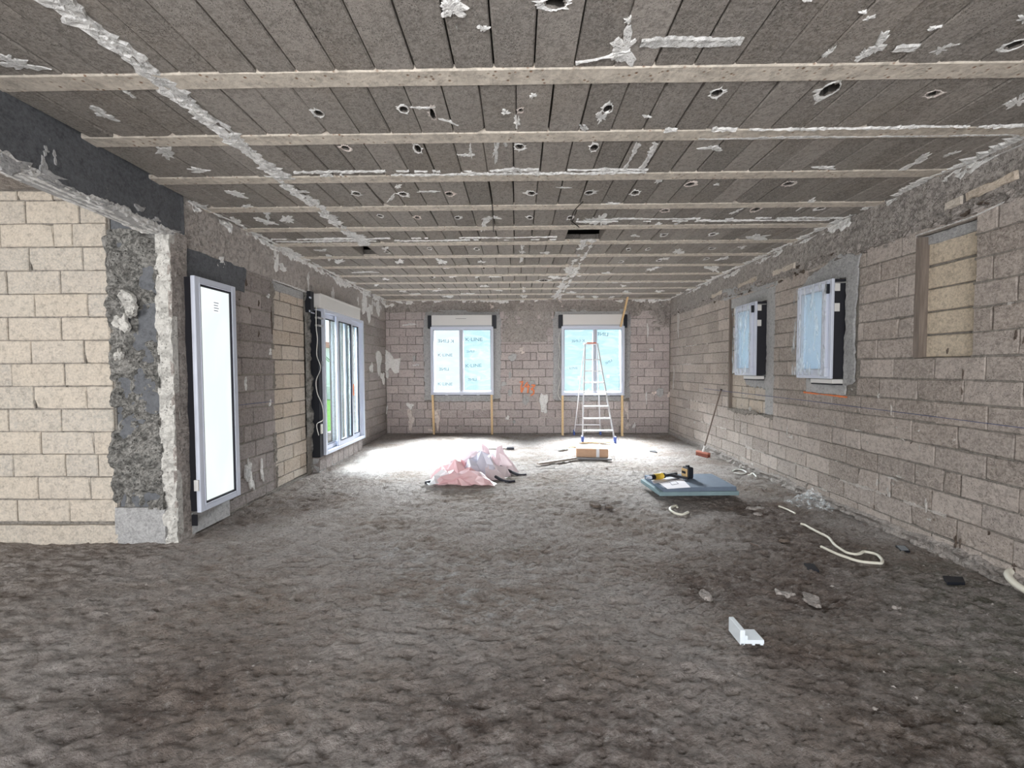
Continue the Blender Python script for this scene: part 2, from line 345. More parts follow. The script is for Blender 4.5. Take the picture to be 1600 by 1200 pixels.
def floor_mat():
    m, n, b = mat_new('rough_screed'); geo = N(n, 'ShaderNodeNewGeometry'); P = geo.outputs['Position']
    Pf = scl(n, P, (1, 1.5, 1))
    big = noise(n, Pf, .9, 5, .6); mid = noise(n, Pf, 7, 8, .72); fine = noise(n, Pf, 45, 6, .75); vf = noise(n, Pf, 110, 3, .7)
    col = mixc(n, ramp(n, mid, .32, .68), (.40, .355, .33), (.60, .56, .53))
    col = mixc(n, ramp(n, big, .42, .64), col, mixc(n, ramp(n, mid, .4, .6), (.30, .24, .20), (.41, .36, .32)), 'MIX')
    def blotch(cx, cy, r, pw=1.0):
        d = N(n, 'ShaderNodeVectorMath', operation='DISTANCE'); s = N(n, 'ShaderNodeVectorMath', operation='MULTIPLY'); L(n, P, s.inputs[0]); s.inputs[1].default_value = (1, 1, 0)
        L(n, s.outputs[0], d.inputs[0]); d.inputs[1].default_value = (cx, cy, 0)
        return ramp(n, math_(n, 'DIVIDE', d.outputs['Value'], r), .15, 1.0, (pw,)*3, (0, 0, 0))
    def add(col, cx, cy, r, c, lo, hi, src, pw=1.0): return mixc(n, math_(n, 'MULTIPLY', blotch(cx, cy, r, pw), ramp(n, src, lo, hi)), col, c)
    # dried plaster dust
    for cx, cy, r in ((-.55, 3.0, .55), (.05, 3.35, .55), (-.25, 2.65, .35), (-1.0, 3.5, .5), (.1, 2.7, .35)):
        col = add(col, cx, cy, r, (.62, .62, .62), .52, .64, mid, .9)
    # damp and moss at the right
    for cx, cy, r in ((2.6, 2.1, 1.1), (3.0, 2.9, .8), (2.0, 1.6, .8)):
        col = add(col, cx, cy, r, (.075, .08, .045), .42, .62, mid, .85)
    for cx, cy, r in ((1.25, 2.92, .28), (1.95, 2.8, .6), (1.45, 2.25, .35), (2.5, 3.9, .7), (2.4, 4.4, .7), (.95, 4.55, .35), (1.6, 1.7, .8), (.4, 1.6, .9), (2.2, 3.4, .9), (2.7, 4.6, .6), (1.4, 3.0, .6), (-.3, 1.75, .7), (-1.6, 1.9, .8), (-2.4, 4.8, .5), (-2.8, 4.2, .6)):
        col = add(col, cx, cy, r, (.10, .065, .05), .38, .58, mid, .8)
    col = mixc(n, math_(n, 'MULTIPLY', ramp(n, fine, .36, .52, (1, 1, 1), (0, 0, 0)), .55), col, (.11, .095, .085))
    col = mixc(n, math_(n, 'MULTIPLY', ramp(n, noise(n, Pf, 19, 7, .8), .54, .66), .5), col, (.62, .585, .56))
    col = mixc(n, math_(n, 'MULTIPLY', ramp(n, vf, .60, .72), .35), col, (.52, .50, .48))
    L(n, col, b.inputs['Base Color']); b.inputs['Roughness'].default_value = .92; b.inputs['Specular IOR Level'].default_value = .2
    h = math_(n, 'ADD', math_(n, 'MULTIPLY', fine, .8), math_(n, 'ADD', math_(n, 'MULTIPLY', mid, .5), math_(n, 'MULTIPLY', vf, .25)))
    bp = N(n, 'ShaderNodeBump'); bp.inputs['Strength'].default_value = 1.0; bp.inputs['Distance'].default_value = .045
    L(n, h, bp.inputs['Height']); L(n, bp.outputs[0], b.inputs['Normal']); return m
M['floor'] = floor_mat()
FLOOR = tag(link('floor', me, M['floor']), 'rough dusty grey brown concrete floor of the unfinished room', 'floor', kind='structure')

# ------------------------------------------------------------------ wall building
ROOT = {}
class Surf:
    """a wall or the ceiling: a along it, b up it, c out of it towards the room"""
    def __init__(s, name, O, U, Vv, Nn, root):
        s.name = name; s.O = V(O); s.U = V(U); s.V = V(Vv); s.N = V(Nn); s.root = root
        s.M = Matrix.Identity(4)
        for i, c in enumerate((s.U, -s.N, s.V)):
            for k in range(3): s.M[k][i] = c[k]
    def w(s, a, b, c=0): return s.O + s.U*a + s.V*b + s.N*c
    def ab(s, p): d = V(p)-s.O; return d.dot(s.U), d.dot(s.V)

_bm = {}
def block_mesh(wd, ht, var, depth=.05, ch=.006):
    key = (round(wd, 2), round(ht, 2), var, depth)
    if key in _bm: return _bm[key], key
    r = random.Random(hash(key) & 0xffff)
    nxs = 4 if wd > .15 else 2
    def ring(inset, y, jit):
        pts = []
        w2, h2 = wd/2-inset, ht/2-inset
        for i in range(nxs): pts.append((-w2+2*w2*i/nxs, -h2))
        for i in range(2): pts.append((w2, -h2+h2*i))
        for i in range(nxs): pts.append((w2-2*w2*i/nxs, h2))
        for i in range(2): pts.append((-w2, h2-h2*i))
        return [(x+r.uniform(-jit, jit), y+r.uniform(-jit, jit)*.4, z+r.uniform(-jit, jit)) for x, z in pts]
    a = ring(0, depth, 0); b = ring(0, ch, .0015); c = ring(ch, 0, .003)
    if r.random() < .2:      # a knocked-off corner
        k = r.choice((0, nxs, nxs+2, 2*nxs+2)); x, y, z = c[k]; c[k] = (x*.94, y+.008, z*.88); x, y, z = b[k]; b[k] = (x*.96, y+.014, z*.92)
    n = len(a); vs = a+b+c+[(0, r.uniform(-.001, .001), 0)]; fs = []
    for lo in (0, n): fs += [(lo+i, lo+(i+1) % n, lo+n+(i+1) % n, lo+n+i) for i in range(n)]
    fs += [(2*n+i, 2*n+(i+1) % n, 3*n) for i in range(n)]
    me = bpy.data.meshes.new('block'); me.from_pydata(vs, [], fs); me.update(); _bm[key] = me
    return me, key
_mats_of = {}
def place_block(surf, a0, a1, b0, b1, mat, c=0, name='block', depth=.05, var=None, into=None):
    wd, ht = a1-a0, b1-b0
    me, key = block_mesh(wd, ht, R_.randrange(6) if var is None else var, depth)
    k2 = (key, mat.name)
    if k2 not in _mats_of:
        m2 = me if not me.materials else me.copy()
        if m2.materials: m2.materials.clear()
        m2.materials.append(mat); _mats_of[k2] = m2
    me = _mats_of[k2]
    sx, sz = wd/key[0] if key[0] else 1, ht/key[1] if key[1] else 1
    flip = -1 if R_.random() < .5 else 1
    p = surf.w((a0+a1)/2, (b0+b1)/2+R_.uniform(-.0025, .0025), c)
    jr = Matrix.Rotation(R_.uniform(-.010, .010) if wd > .15 and ht < .25 else 0, 4, 'Y')
    Mx = Matrix.Translation(p) @ surf.M @ jr @ Matrix.Diagonal((sx, 1, sz, 1))
    if flip < 0: Mx = Matrix.Translation(p) @ surf.M @ jr @ Matrix.Rotation(math.pi, 4, 'Y') @ Matrix.Diagonal((sx, 1, sz, 1))
    if into is not None:
        into.add([Mx @ q.co for q in me.vertices], [tuple(f.vertices) for f in me.polygons]); return None
    o = bpy.data.objects.new(name, me); COL.objects.link(o); o.parent = surf.root; o.matrix_world = Mx
    return o

def cut(rects, hole):
    out = []
    for a0, a1, b0, b1 in rects:
        h0, h1, k0, k1 = hole
        if h1 <= a0 or h0 >= a1 or k1 <= b0 or k0 >= b1: out.append((a0, a1, b0, b1)); continue
        if h0 > a0: out.append((a0, h0, b0, b1))
        if h1 < a1: out.append((h1, a1, b0, b1))
        m0, m1 = max(a0, h0), min(a1, h1)
        if k0 > b0: out.append((m0, m1, b0, k0))
        if k1 < b1: out.append((m0, m1, k1, b1))
    return out
def core(surf, a0, a1, b0, b1, holes, thick, mat, rec=.018, parent='self', name=None):
    """the body of the wall behind the blocks, with its openings"""
    As = sorted({a0, a1} | {min(max(h[i], a0), a1) for h in holes for i in (0, 1)})
    Bs = sorted({b0, b1} | {min(max(h[i], b0), b1) for h in holes for i in (2, 3)})
    mb = MB()
    for i in range(len(As)-1):
        for j in range(len(Bs)-1):
            ca, cb = (As[i]+As[i+1])/2, (Bs[j]+Bs[j+1])/2
            if any(h[0] < ca < h[1] and h[2] < cb < h[3] for h in holes): continue
            vs = [surf.w(a, b, c) for a in (As[i], As[i+1]) for b in (Bs[j], Bs[j+1]) for c in (-rec, -thick)]
            mb.add(vs, [(0, 1, 3, 2), (4, 6, 7, 5), (0, 4, 5, 1), (2, 3, 7, 6), (0, 2, 6, 4), (1, 5, 7, 3)])
    return mb
def lay(surf, a0, a1, b0, b1, holes, course, length, mat, phase=0.0, bphase=0.0, joint=.011, c=0.0, far=None, name='block', limit=None, fill=.5, mats=None):
    mort = MB(); extra = MB(); cnt = 0; row = 0
    b = b0-bphase
    while b < b1-.01:
        off = phase+(length/2 if row % 2 else 0)+R_.uniform(-.03, .03)
        a = a0-((a0-off) % length)
        if a > a0: a -= length
        while a < a1-.01:
            ln = length
            r0 = (max(a+joint/2, a0), min(a+ln-joint/2, a1), max(b+joint/2, b0), min(b+course-joint/2, b1))
            rs = [r0] if r0[1]-r0[0] > .02 and r0[3]-r0[2] > .02 else []
            for h in holes: rs = cut(rs, h)
            for q in rs:
                if q[1]-q[0] < .035 or q[3]-q[2] < .03: continue
                if q[1]-q[0] > .3 and R_.random() < .06:   # a block made up of two cut pieces
                    k = q[0]+(q[1]-q[0])*R_.choice((.35, .5, .65)); parts = [(q[0], k-.005, q[2], q[3]), (k+.005, q[1], q[2], q[3])]
                else: parts = [q]
                for p in parts:
                    mt = mat if mats is None else R_.choice(mats)
                    to = None if (far is None or not far(p)) else extra
                    place_block(surf, p[0], p[1], p[2], p[3], mt, c+R_.uniform(-.004, .003), name, into=to); cnt += 1
                # mortar bed below and, sometimes, the upright joint
                for (m0, m1, n0, n1, pr) in ((q[0]-joint, q[1]+joint, q[2]-joint*1.3, q[2]+.002, .85), (q[1]-.002, q[1]+joint*1.2, q[2], q[3], fill)):
                    if R_.random() < pr and (m0 > a0-.001 and m1 < a1+.001) and not any(h[0]-.0 < (m0+m1)/2 < h[1] and h[2] < (n0+n1)/2 < h[3] for h in holes):
                        rr = c-(R_.uniform(.003, .009) if pr == .85 else R_.uniform(.006, .014)); vs = [surf.w(x, y, z) for x in (m0, m1) for y in (n0, n1) for z in (rr, c-.03)]
                        mort.add(vs, [(0, 1, 3, 2), (4, 6, 7, 5), (0, 4, 5, 1), (2, 3, 7, 6), (0, 2, 6, 4), (1, 5, 7, 3)])
            a += ln
        b += course; row += 1
    if mort.v: mort.build('mortar_joint', M['mortar'], surf.root, kind='stuff')
    if extra.v: extra.build('block_rest', mat, surf.root, kind='stuff')
    return cnt

def dense(pts, step, jag, r, closed=True):
    out = []; n = len(pts)
    for i in range(n if closed else n-1):
        a = V(pts[i]+(0,)) if len(pts[i]) == 2 else V(pts[i]); b = pts[(i+1) % n]; b = V(b+(0,)) if len(b) == 2 else V(b)
        k = max(1, int((b-a).length/step))
        for j in range(k):
            p = a+(b-a)*(j/k); out.append((p.x+r.uniform(-jag, jag), p.y+r.uniform(-jag, jag)))
    return out
def patch(surf, pts, t=.006, jag=.012, step=.03, mat='plaster', name='plaster_patch', c=0.0, seed=0, inset=.25, **k):
    """a slap of plaster or mortar: ragged outline, raised body"""
    r = random.Random(seed or R_.random()); P = dense(pts, step, jag, r)
    cx = sum(p[0] for p in P)/len(P); cyy = sum(p[1] for p in P)/len(P); n = len(P)
    mn = max(1e-3, min(max(p[0] for p in P)-min(p[0] for p in P), max(p[1] for p in P)-min(p[1] for p in P)))
    def shr(p, d):
        l = math.hypot(p[0]-cx, p[1]-cyy) or 1; f = max(0, 1-d/l); return (cx+(p[0]-cx)*f, cyy+(p[1]-cyy)*f)
    d = min(.012, mn*inset)
    vs = [surf.w(p[0], p[1], c-.006) for p in P] + [surf.w(*shr(p, d*r.uniform(.4, 1.4)), c+t*r.uniform(.6, 1.2)) for p in P]
    fs = [(i, (i+1) % n, n+(i+1) % n, n+i) for i in range(n)] + [tuple(range(n, 2*n))]
    me = bpy.data.meshes.new(name); me.from_pydata(vs, [], fs); me.update()
    return tag(link(name, me, M[mat] if isinstance(mat, str) else mat, surf.root), **k)
def blob(surf, a, b, ra, rb, ang=0, t=.006, mat='plaster', name='plaster_patch', rough=.35, n=26, seed=None, c=0.0):
    r = random.Random(seed if seed is not None else R_.random()); P = []
    ph = [r.uniform(0, 6.28) for _ in range(4)]
    for i in range(n):
        th = 2*math.pi*i/n; f = 1+rough*(.5*math.sin(2*th+ph[0])+.4*math.sin(3*th+ph[1])+.3*math.sin(5*th+ph[2]))+r.uniform(-1, 1)*rough*.45
        x, y = math.cos(th)*ra*f, math.sin(th)*rb*f
        P.append((a+x*math.cos(ang)-y*math.sin(ang), b+x*math.sin(ang)+y*math.cos(ang)))
    return patch(surf, P, t, 0, 9, mat, name, c, seed=r.random())
def ribbon(surf, pts, width, t=.008, mat='plaster', name='plaster_streak', gap=.0, step=.02, wob=.35, c=0.0):
    """a band of plaster trowelled along a line, thick and thin, with ragged, broken borders"""
    mb = MB(); prev = None; t = min(t, .012) if t < .03 else t
    pts = [V((p[0], p[1], 0)) for p in pts]; seq = []
    for i in range(len(pts)-1):
        k = max(1, int((pts[i+1]-pts[i]).length/step))
        for j in range(k): seq.append(pts[i]+(pts[i+1]-pts[i])*(j/k))
    seq.append(pts[-1]); ph = R_.uniform(0, 50); off = R_.uniform(0, 99); ph2 = R_.uniform(0, 70)
    for i, p in enumerate(seq):
        d = (seq[min(i+1, len(seq)-1)]-seq[max(i-1, 0)]).normalized(); q = V((-d.y, d.x, 0))
        wv = width*max(.12, 1+wob*2.4*float(fbm(i*.12+ph, 3.3, 1, 4, .7)))*.5; p = p+q*(float(fbm(i*.06+off, 8.1, 1, 2))*width*.6*min(1, wob*2))
        e1 = wv*(1+wob*R_.uniform(-.55, .8)); e2 = wv*(1+wob*R_.uniform(-.55, .8))
        if gap and float(fbm(i*.09+ph2, 1.7, 1, 3, .6)) > .42-gap*3.2: prev = None; continue
        row = [p-q*e1, p-q*e1*.6, p+q*R_.uniform(-.2, .2)*wv, p+q*e2*.6, p+q*e2]; hs = [-.005, t*R_.uniform(.3, 1.1), t*R_.uniform(.1, .8), t*R_.uniform(.3, 1.1), -.005]
        base = len(mb.v); mb.v += [tuple(surf.w(x.x, x.y, c+h)) for x, h in zip(row, hs)]
        if prev is not None: mb.f += [(prev+k, prev+k+1, base+k+1, base+k) for k in range(4)]
        prev = base
    return mb.build(name, M[mat] if isinstance(mat, str) else mat, surf.root)
def collar(surf, a, b, ra, rb, r, mat='plaster'):
    """ragged rim of plaster and broken edge round a hole"""
    n = 34; vs = []; ph = r.uniform(0, 6.28); ph3 = r.uniform(0, 6.28)
    for i in range(n):
        th = 2*math.pi*i/n; f = 1.06+.55*max(0, math.sin(th+ph))**2+.35*max(0, math.sin(2*th+ph3))*r.random()+(r.uniform(0, .9) if r.random() < .22 else 0); g = r.uniform(.86, 1.0)
        vs += [surf.w(a+math.cos(th)*ra*g, b+math.sin(th)*rb*g, .001), surf.w(a+math.cos(th)*ra*(g+f)*.5, b+math.sin(th)*rb*(g+f)*.5, .005), surf.w(a+math.cos(th)*ra*f, b+math.sin(th)*rb*f, -.001)]
    fs = [(i*3+k, ((i+1) % n)*3+k, ((i+1) % n)*3+k+1, i*3+k+1) for i in range(n) for k in (0, 1)]
    mb = MB(); mb.add(vs, fs); mb.build('plaster_rim', M[mat], surf.root)
def rough_face(surf, a0, a1, b0, b1, c0, amp, f, mat, name, res=.03, back=.03, smooth=False, o=4, edge=.0):
    """a slab of cast or hacked concrete whose face is really uneven"""
    na, nb = max(2, int((a1-a0)/res)), max(2, int((b1-b0)/res))
    A, B = np.meshgrid(np.linspace(a0, a1, na+1), np.linspace(b0, b1, nb+1), indexing='ij')
    C = c0+fbm(A+7, B+3, f, o, .6)*amp
    vs = [surf.w(float(A[i, j]), float(B[i, j]), float(C[i, j])) for i in range(na+1) for j in range(nb+1)]
    fs = [(i*(nb+1)+j, (i+1)*(nb+1)+j, (i+1)*(nb+1)+j+1, i*(nb+1)+j+1) for i in range(na) for j in range(nb)]
    bd = [(i, 0) for i in range(na)]+[(na, j) for j in range(nb)]+[(i, nb) for i in range(na, 0, -1)]+[(0, j) for j in range(nb, 0, -1)]
    n0 = len(vs); vs += [surf.w(float(A[i, j]), float(B[i, j]), c0-back) for i, j in bd]; m = len(bd)
    for k in range(m):
        i, j = bd[k]; i2, j2 = bd[(k+1) % m]; fs.append((i*(nb+1)+j, i2*(nb+1)+j2, n0+(k+1) % m, n0+k))
    mb = MB(); mb.add(vs, fs); return mb.build(name, M[mat], surf.root, smooth=smooth)

CEIL = 3.04
XR, XL, YB = 3.384, -3.006, 9.69
def wall(name, O, U, Nn, a0, a1, b0, b1, holes, thick, mat, label, rec=.018):
    s = Surf(name, O, U, (0, 0, 1), Nn, None); mb = core(s, a0, a1, b0, b1, holes, thick, M[mat], rec)
    s.root = mb.build(name, M[mat]); tag(s.root, label, 'wall', kind='structure'); return s

# ---- right wall: a = -Y
hR = [(-5.07, -4.53, 1.39, 2.43), (-6.52, -5.97, 1.40, 2.42)]
WR = wall('wall_right', (XR, 0, 0), (0, -1, 0), (-1, 0, 0), -YB-.05, 1.8, -.1, CEIL+.36, hR, .16, 'mortar', 'right wall of grey brown hollow concrete blocks with two small windows and a bricked up niche', rec=.085)
nicheC = (-3.755, -3.27, 1.585, 2.62); recA = (-7.0, -5.77, .85, 2.60); mortB = (-5.09, -4.40, 1.23, 2.60)
core2 = core(WR, -YB, 1.8, -.08, CEIL+.02, hR+[nicheC, recA], .084, M['mortar'], .018)
core2.build('mortar_core', M['mortar'], WR.root)
n1 = lay(WR, -YB, 1.75, .05, 2.67, [nicheC, recA, (-5.13, -4.36, 1.22, 2.62)], .18, .385, M['block_right'], phase=-3.54, bphase=.18-((1.59-.05) % .18), far=lambda p: p[1] > -2.2, fill=.3)
# the closed-up openings
for k_ in range(5): place_block(WR, nicheC[0]+.012, nicheC[1]-.010, 1.592+k_*.192, 1.592+k_*.192+.178, M['block_niche'], -.066, 'infill_block')
lay(WR, recA[0]+.01, recA[1]-.21, .86, 2.60, [(-6.56, -5.9, 1.31, 2.60)], .185, .37, M['block_tan'], phase=-6.1, c=-.05, joint=.012, name='infill_block')
patch(WR, [(-5.98, .87), (-5.77, .87), (-5.77, 2.6), (-5.98, 2.6)], .004, .006, .04, 'mortar_grey', 'mortar_band', -.02)
patch(WR, [(-7.0, 2.45), (-5.97, 2.43), (-5.97, 2.62), (-7.0, 2.6)], .004, .008, .04, 'mortar_grey', 'mortar_band', -.02)
patch(WR, [(-6.5, 1.25), (-5.8, 1.2), (-5.8, 1.385), (-6.56, 1.385)], .006, .02, .04, 'mortar_grey', 'mortar_band', -.03)
patch(WR, [(-7.3, 2.62), (-5.7, 2.6), (-5.75, 2.76), (-6.3, 2.72), (-7.2, 2.80)], .006, .02, .05, 'mortar_grey', 'mortar_band', .0)
ribbon(WR, [(-7.0, .85), (-5.77, .85)], .05, .012, 'mortar', 'mortar_ledge', wob=.6)
for nm, a0, a1, b0, b1 in (('shutter_post', -7.0, -6.965, .86, 2.61), ('shutter_post', -3.75, -3.70, 1.59, 2.60)):
    mb = MB(); vs = [WR.w(a, b, c) for a in (a0, a1) for b in (b0, b1) for c in (.002, -.07)]
    mb.add(vs, [(0, 1, 3, 2), (4, 6, 7, 5), (0, 4, 5, 1), (2, 3, 7, 6), (0, 2, 6, 4), (1, 5, 7, 3)]); mb.build('wooden_lining', wood('lining_wood', (.16, .13, .11), (.24, .20, .17), (20, 20, 1.5)), WR.root)
ribbon(WR, [(-3.755, 2.625), (-3.27, 2.63), (-3.05, 2.66)], .012, .008, 'plaster', 'plaster_streak', wob=.2)
patch(WR, [(-3.75, 2.53), (-3.29, 2.53), (-3.29, 2.615), (-3.75, 2.615)], .004, .004, .05, 'mortar_grey', 'mortar_band', -.058)
# mortar round the nearer window
patch(WR, [(-4.53, 1.30), (-4.38, 1.36), (-4.40, 2.0), (-4.36, 2.5), (-4.52, 2.56)], .010, .010, .05, 'mortar_grey', 'mortar_band', 0)
patch(WR, [(-5.25, 2.44), (-4.40, 2.44), (-4.34, 2.62), (-4.6, 2.70), (-5.1, 2.56)], .014, .015, .05, 'mortar_grey', 'mortar_band', 0)
patch(WR, [(-5.12, 1.22), (-4.50, 1.22), (-4.50, 1.385), (-5.12, 1.385)], .004, .006, .05, 'mortar_grey', 'mortar_band', 0)
ribbon(WR, [(-5.14, 1.215), (-4.46, 1.205)], .018, .003, 'orange_paint', 'orange_marker_line', gap=.0, c=.012)
# concrete ring beam above the blocks
rough_face(WR, -YB, 1.75, 2.66, CEIL+.02, .004, .030, 3.2, 'concrete', 'ring_beam', .035)
for a0, a1, z in ((-3.35, -3.0, 2.76), (-3.5, -3.36, 2.74), (-5.8, -5.35, 2.72), (-6.7, -6.2, 2.73), (-7.6, -7.25, 2.72)):
    patch(WR, [(a0, z), (a1, z+.01), (a1, z+.075), (a0, z+.06)], .012, .008, .05, 'block_tan', 'broken_block', .012)
for i in range(60):   # hacked hollows and lumps under the ring beam
    a = R_.uniform(-9.4, -2.6); blob(WR, a, R_.uniform(2.62, 2.74), R_.uniform(.02, .06), R_.uniform(.008, .022), 0, R_.uniform(.008, .02), 'concrete' if i % 3 else 'dirt', 'mortar_lump', .7, 10, c=.006)
rough_face(WR, -YB, 1.7, 2.645, 2.735, .006, .055, 14, 'concrete', 'hacked_edge', .02, o=4)
for sf_, rng, zs, n_ in ((WR, (-9.5, -2.4), 1.59-.18*8, 22),):
    for k_ in range(n_):
        zz_ = zs+.18*R_.randrange(0, 14); a_ = R_.uniform(*rng); ln_ = R_.uniform(.4, 1.6)
        if a_+ln_ > -2.2 or any(h[0]-.1 < a_+ln_ and h[1]+.1 > a_ and h[2]-.1 < zz_ < h[3]+.1 for h in [nicheC, recA, (-5.13, -4.36, 1.22, 2.75)]): continue
        ribbon(sf_, [(a_, zz_), (a_+ln_, zz_)], .018, .004, 'mortar_pale', 'mortar_smear', gap=.09, wob=1.0, c=.0)
# footing fillet
ribbon(WR, [(-YB+.02, .045), (-2.4, .03), (1.5, .03)], .11, .05, 'concrete', 'footing_fillet', wob=.25, step=.06)
ribbon(WR, [(-9.4, CEIL-.035), (-2.2, CEIL-.03)], .05, .02, 'plaster', 'plaster_streak', gap=.03, step=.035, wob=.9)

# ---- back wall: a = X
hB = [(-1.93, -.59, .96, 2.68), (.98, 2.31, .94, 2.68)]
WB = wall('wall_back', (0, YB, 0), (1, 0, 0), (0, -1, 0), XL-.3, XR+.3, -.1, CEIL+.36, hB, .22, 'mortar', 'far wall of pinkish grey blocks with two film covered windows')
eB = [(-2.10, -.42, .78, 2.80), (.80, 2.48, .78, 2.80)]
lay(WB, XL+.01, XR-.01, .05, 2.80, eB, .185, .37, M['block_back'], phase=-2.89, bphase=.185-((2.43-.05) % .185), fill=.45)
rough_face(WB, XL, XR, 2.78, CEIL+.02, .006, .05, 4, 'concrete', 'ring_beam', .035)
def surround(x0, x1, seed):
    P = lambda *p: patch(WB, list(p), .007, .016, .05, 'mortar_grey', 'mortar_band', 0)
    P((x0-.17, .80), (x0+.03, .80), (x0+.03, 2.8), (x0-.1, 2.83), (x0-.18, 2.6))
    P((x1-.03, .80), (x1+.15, .84), (x1+.17, 2.6), (x1+.1, 2.83), (x1-.03, 2.8))
    P((x0-.1, 2.685), (x1+.1, 2.685), (x1+.14, 2.83), (x0-.14, 2.82))
    P((x0+.02, .77), (x1-.02, .77), (x1-.02, .965), (x0+.02, .965))
surround(-1.96, -.56, 1); surround(.95, 2.34, 2)
# skim of old render between the windows and at the right
rough_face(WB, -.36, .76, 2.10, 2.80, .004, .018, 5, 'concrete', 'render_skim', .035)
rough_face(WB, 2.52, XR-.02, 2.35, 2.80, .002, .06, 5, 'concrete', 'render_skim', .035)
for (u, v, ru, rv, mt) in ((610, 567, 14, 16, 'plaster'), (601, 585, 6, 8, 'plaster'), (642, 655, 6, 14, 'plaster_pink'), (641, 634, 5, 6, 'plaster'), (683, 655, 4, 17, 'plaster_pink'), (673, 672, 6, 2.5, 'plaster_pink'),
                          (812, 547, 6, 5, 'plaster_pink'), (817, 551, 3, 3, 'plaster_pink'), (849, 627, 7, 13, 'plaster'), (852, 640, 4, 6, 'plaster'), (979, 640, 3, 14, 'plaster_pink'), (981, 665, 5, 5, 'plaster_pink'),
                          (1022, 614, 3.5, 3.5, 'plaster_pink'), (1045, 617, 2.5, 4, 'plaster_pink'), (1018, 546, 3, 3, 'plaster'), (875, 477, 6, 9, 'plaster_pink'), (765, 480, 5, 6, 'plaster_pink'), (674, 475, 4, 6, 'plaster'),
                          (608, 479, 6, 5, 'plaster'), (640, 507, 11, 2, 'plaster'), (651, 570, 5, 2, 'plaster'), (793, 653, 4, 3, 'plaster'), (1012, 517, 1.2, 13, 'plaster'), (1010, 621, 1.2, 8, 'plaster'), (991, 665, 2, 5, 'plaster'), (604, 640, 2, 6, 'plaster')):
    p = at('y', YB, u, v); s = YB/F_PX; blob(WB, p.x, p.z, ru*s, rv*s, 0, .014, mt, 'adhesive_dab', .5, 16, seed=u)
for (u, v, ru, rv) in ((831, 598, 5, 4), (836, 604, 2, 5), (822, 625, 6, 8), (797, 614, 3.5, 7), (797, 586, 3, 6), (787, 600, 5, 4), (647, 560, 2.5, 5), (1031, 613, 6, 8), (801, 558, 7, 6), (803, 659, 3, 2.5)):
    p = at('y', YB, u, v); s = YB/F_PX; blob(WB, p.x, p.z, ru*s, rv*s, 0, .005, 'mortar_grey', 'mortar_filling', .2, 14, seed=v)
ribbon(WB, [(XL, CEIL-.02), (XR, CEIL-.02)], .05, .02, 'plaster', 'plaster_streak', gap=.05, wob=.8)
for k_ in range(30):
    zz_ = 2.43-.185*R_.randrange(0, 13); a_ = R_.uniform(XL+.1, XR-.8); ln_ = R_.uniform(.3, 1.0)
    if any(h[0]-.1 < a_+ln_ and h[1]+.1 > a_ and h[2]-.1 < zz_ < h[3]+.1 for h in eB): continue
    ribbon(WB, [(a_, zz_), (a_+ln_, zz_)], .020, .004, 'mortar_pale', 'mortar_smear', gap=.08, wob=1.0, c=.0)
for k_ in range(90):
    a_ = R_.uniform(XL+.05, XR-.05); zz_ = R_.uniform(.1, 2.95)
    if any(h[0]-.1 < a_ < h[1]+.1 and h[2]-.05 < zz_ < h[3]+.05 for h in eB): continue
    blob(WB, a_, zz_, R_.uniform(.01, .035), R_.uniform(.006, .03), R_.uniform(-1, 1), .004, 'splash', 'plaster_splash', .7, 9, c=.003)
# sprayed mark
def stroke(pts, wpx=2.2):
    P = [at('y', YB, u, v) for u, v in pts]; ribbon(WB, [(p.x, p.z) for p in P], wpx*YB/F_PX, .002, 'orange_paint', 'orange_sprayed_mark', step=.012, wob=.2, c=.007)
for s_ in ([(812, 597), (817, 596), (814, 604), (815, 613), (818, 605)], [(824, 597), (820, 604), (828, 604)], [(825.5, 600), (824.5, 614)], [(830, 602), (836, 602), (830, 608), (834, 610), (834, 615), (829, 618)]): stroke(s_)

# ---- left wall: a = Y
hL = [(3.86, 4.30, .24, 2.33), (6.36, 7.90, .22, 2.6)]
WL = wall('wall_left', (XL, 0, 0), (0, 1, 0), (1, 0, 0), 3.70, YB+.05, -.1, CEIL+.36, hL, .16, 'mortar', 'left wall of dark grey blocks with tall frosted pane and sliding glass door', rec=.05)
tanL = (5.24, 6.06, .02, 2.60)
c2 = core(WL, 3.86, YB, -.08, CEIL+.02, hL+[tanL], .048, M['mortar'], .018); c2.build('mortar_core', M['mortar'], WL.root)
lay(WL, 3.86, YB, .03, 2.62, [(3.80, 4.36, .18, 2.65), tanL, (6.06, 7.98, .03, 2.75)], .187, .375, M['block_left'], phase=4.64, bphase=.187-((2.2-.03) % .187), fill=.4)
lay(WL, tanL[0]+.02, tanL[1]-.0, .03, 2.50, [], .187, .43, M['block_tan'], phase=5.28, bphase=.08, c=-.03, joint=.014, name='infill_block', fill=.9)
patch(WL, [(5.26, 2.49), (6.06, 2.49), (6.06, 2.6), (5.26, 2.6)], .004, .006, .05, 'mortar_grey', 'mortar_band', -.028)
rough_face(WL, 3.86, YB, 2.61, CEIL+.02, .004, .025, 3.5, 'concrete', 'ring_beam', .035)
patch(WL, [(3.86, 2.35), (4.7, 2.35), (4.75, 2.62), (3.86, 2.62)], .006, .01, .05, 'concrete_dark', 'lintel', .004)
rough_face(WL, 6.06, 6.21, .02, 2.60, -.005, .06, 7, 'concrete_rough', 'hacked_jamb', .025)
rough_face(WL, 6.20, 6.36, .02, 2.60, -.03, .01, 7, 'mortar_grey', 'jamb_render', .04)
ribbon(WL, [(5.24, 2.61), (6.15, 2.61)], .022, .014, 'plaster', 'plaster_streak', wob=.2)
ribbon(WL, [(5.235, .05), (5.235, 2.6)], .05, .012, 'mortar', 'mortar_streak', gap=.1, wob=.8)
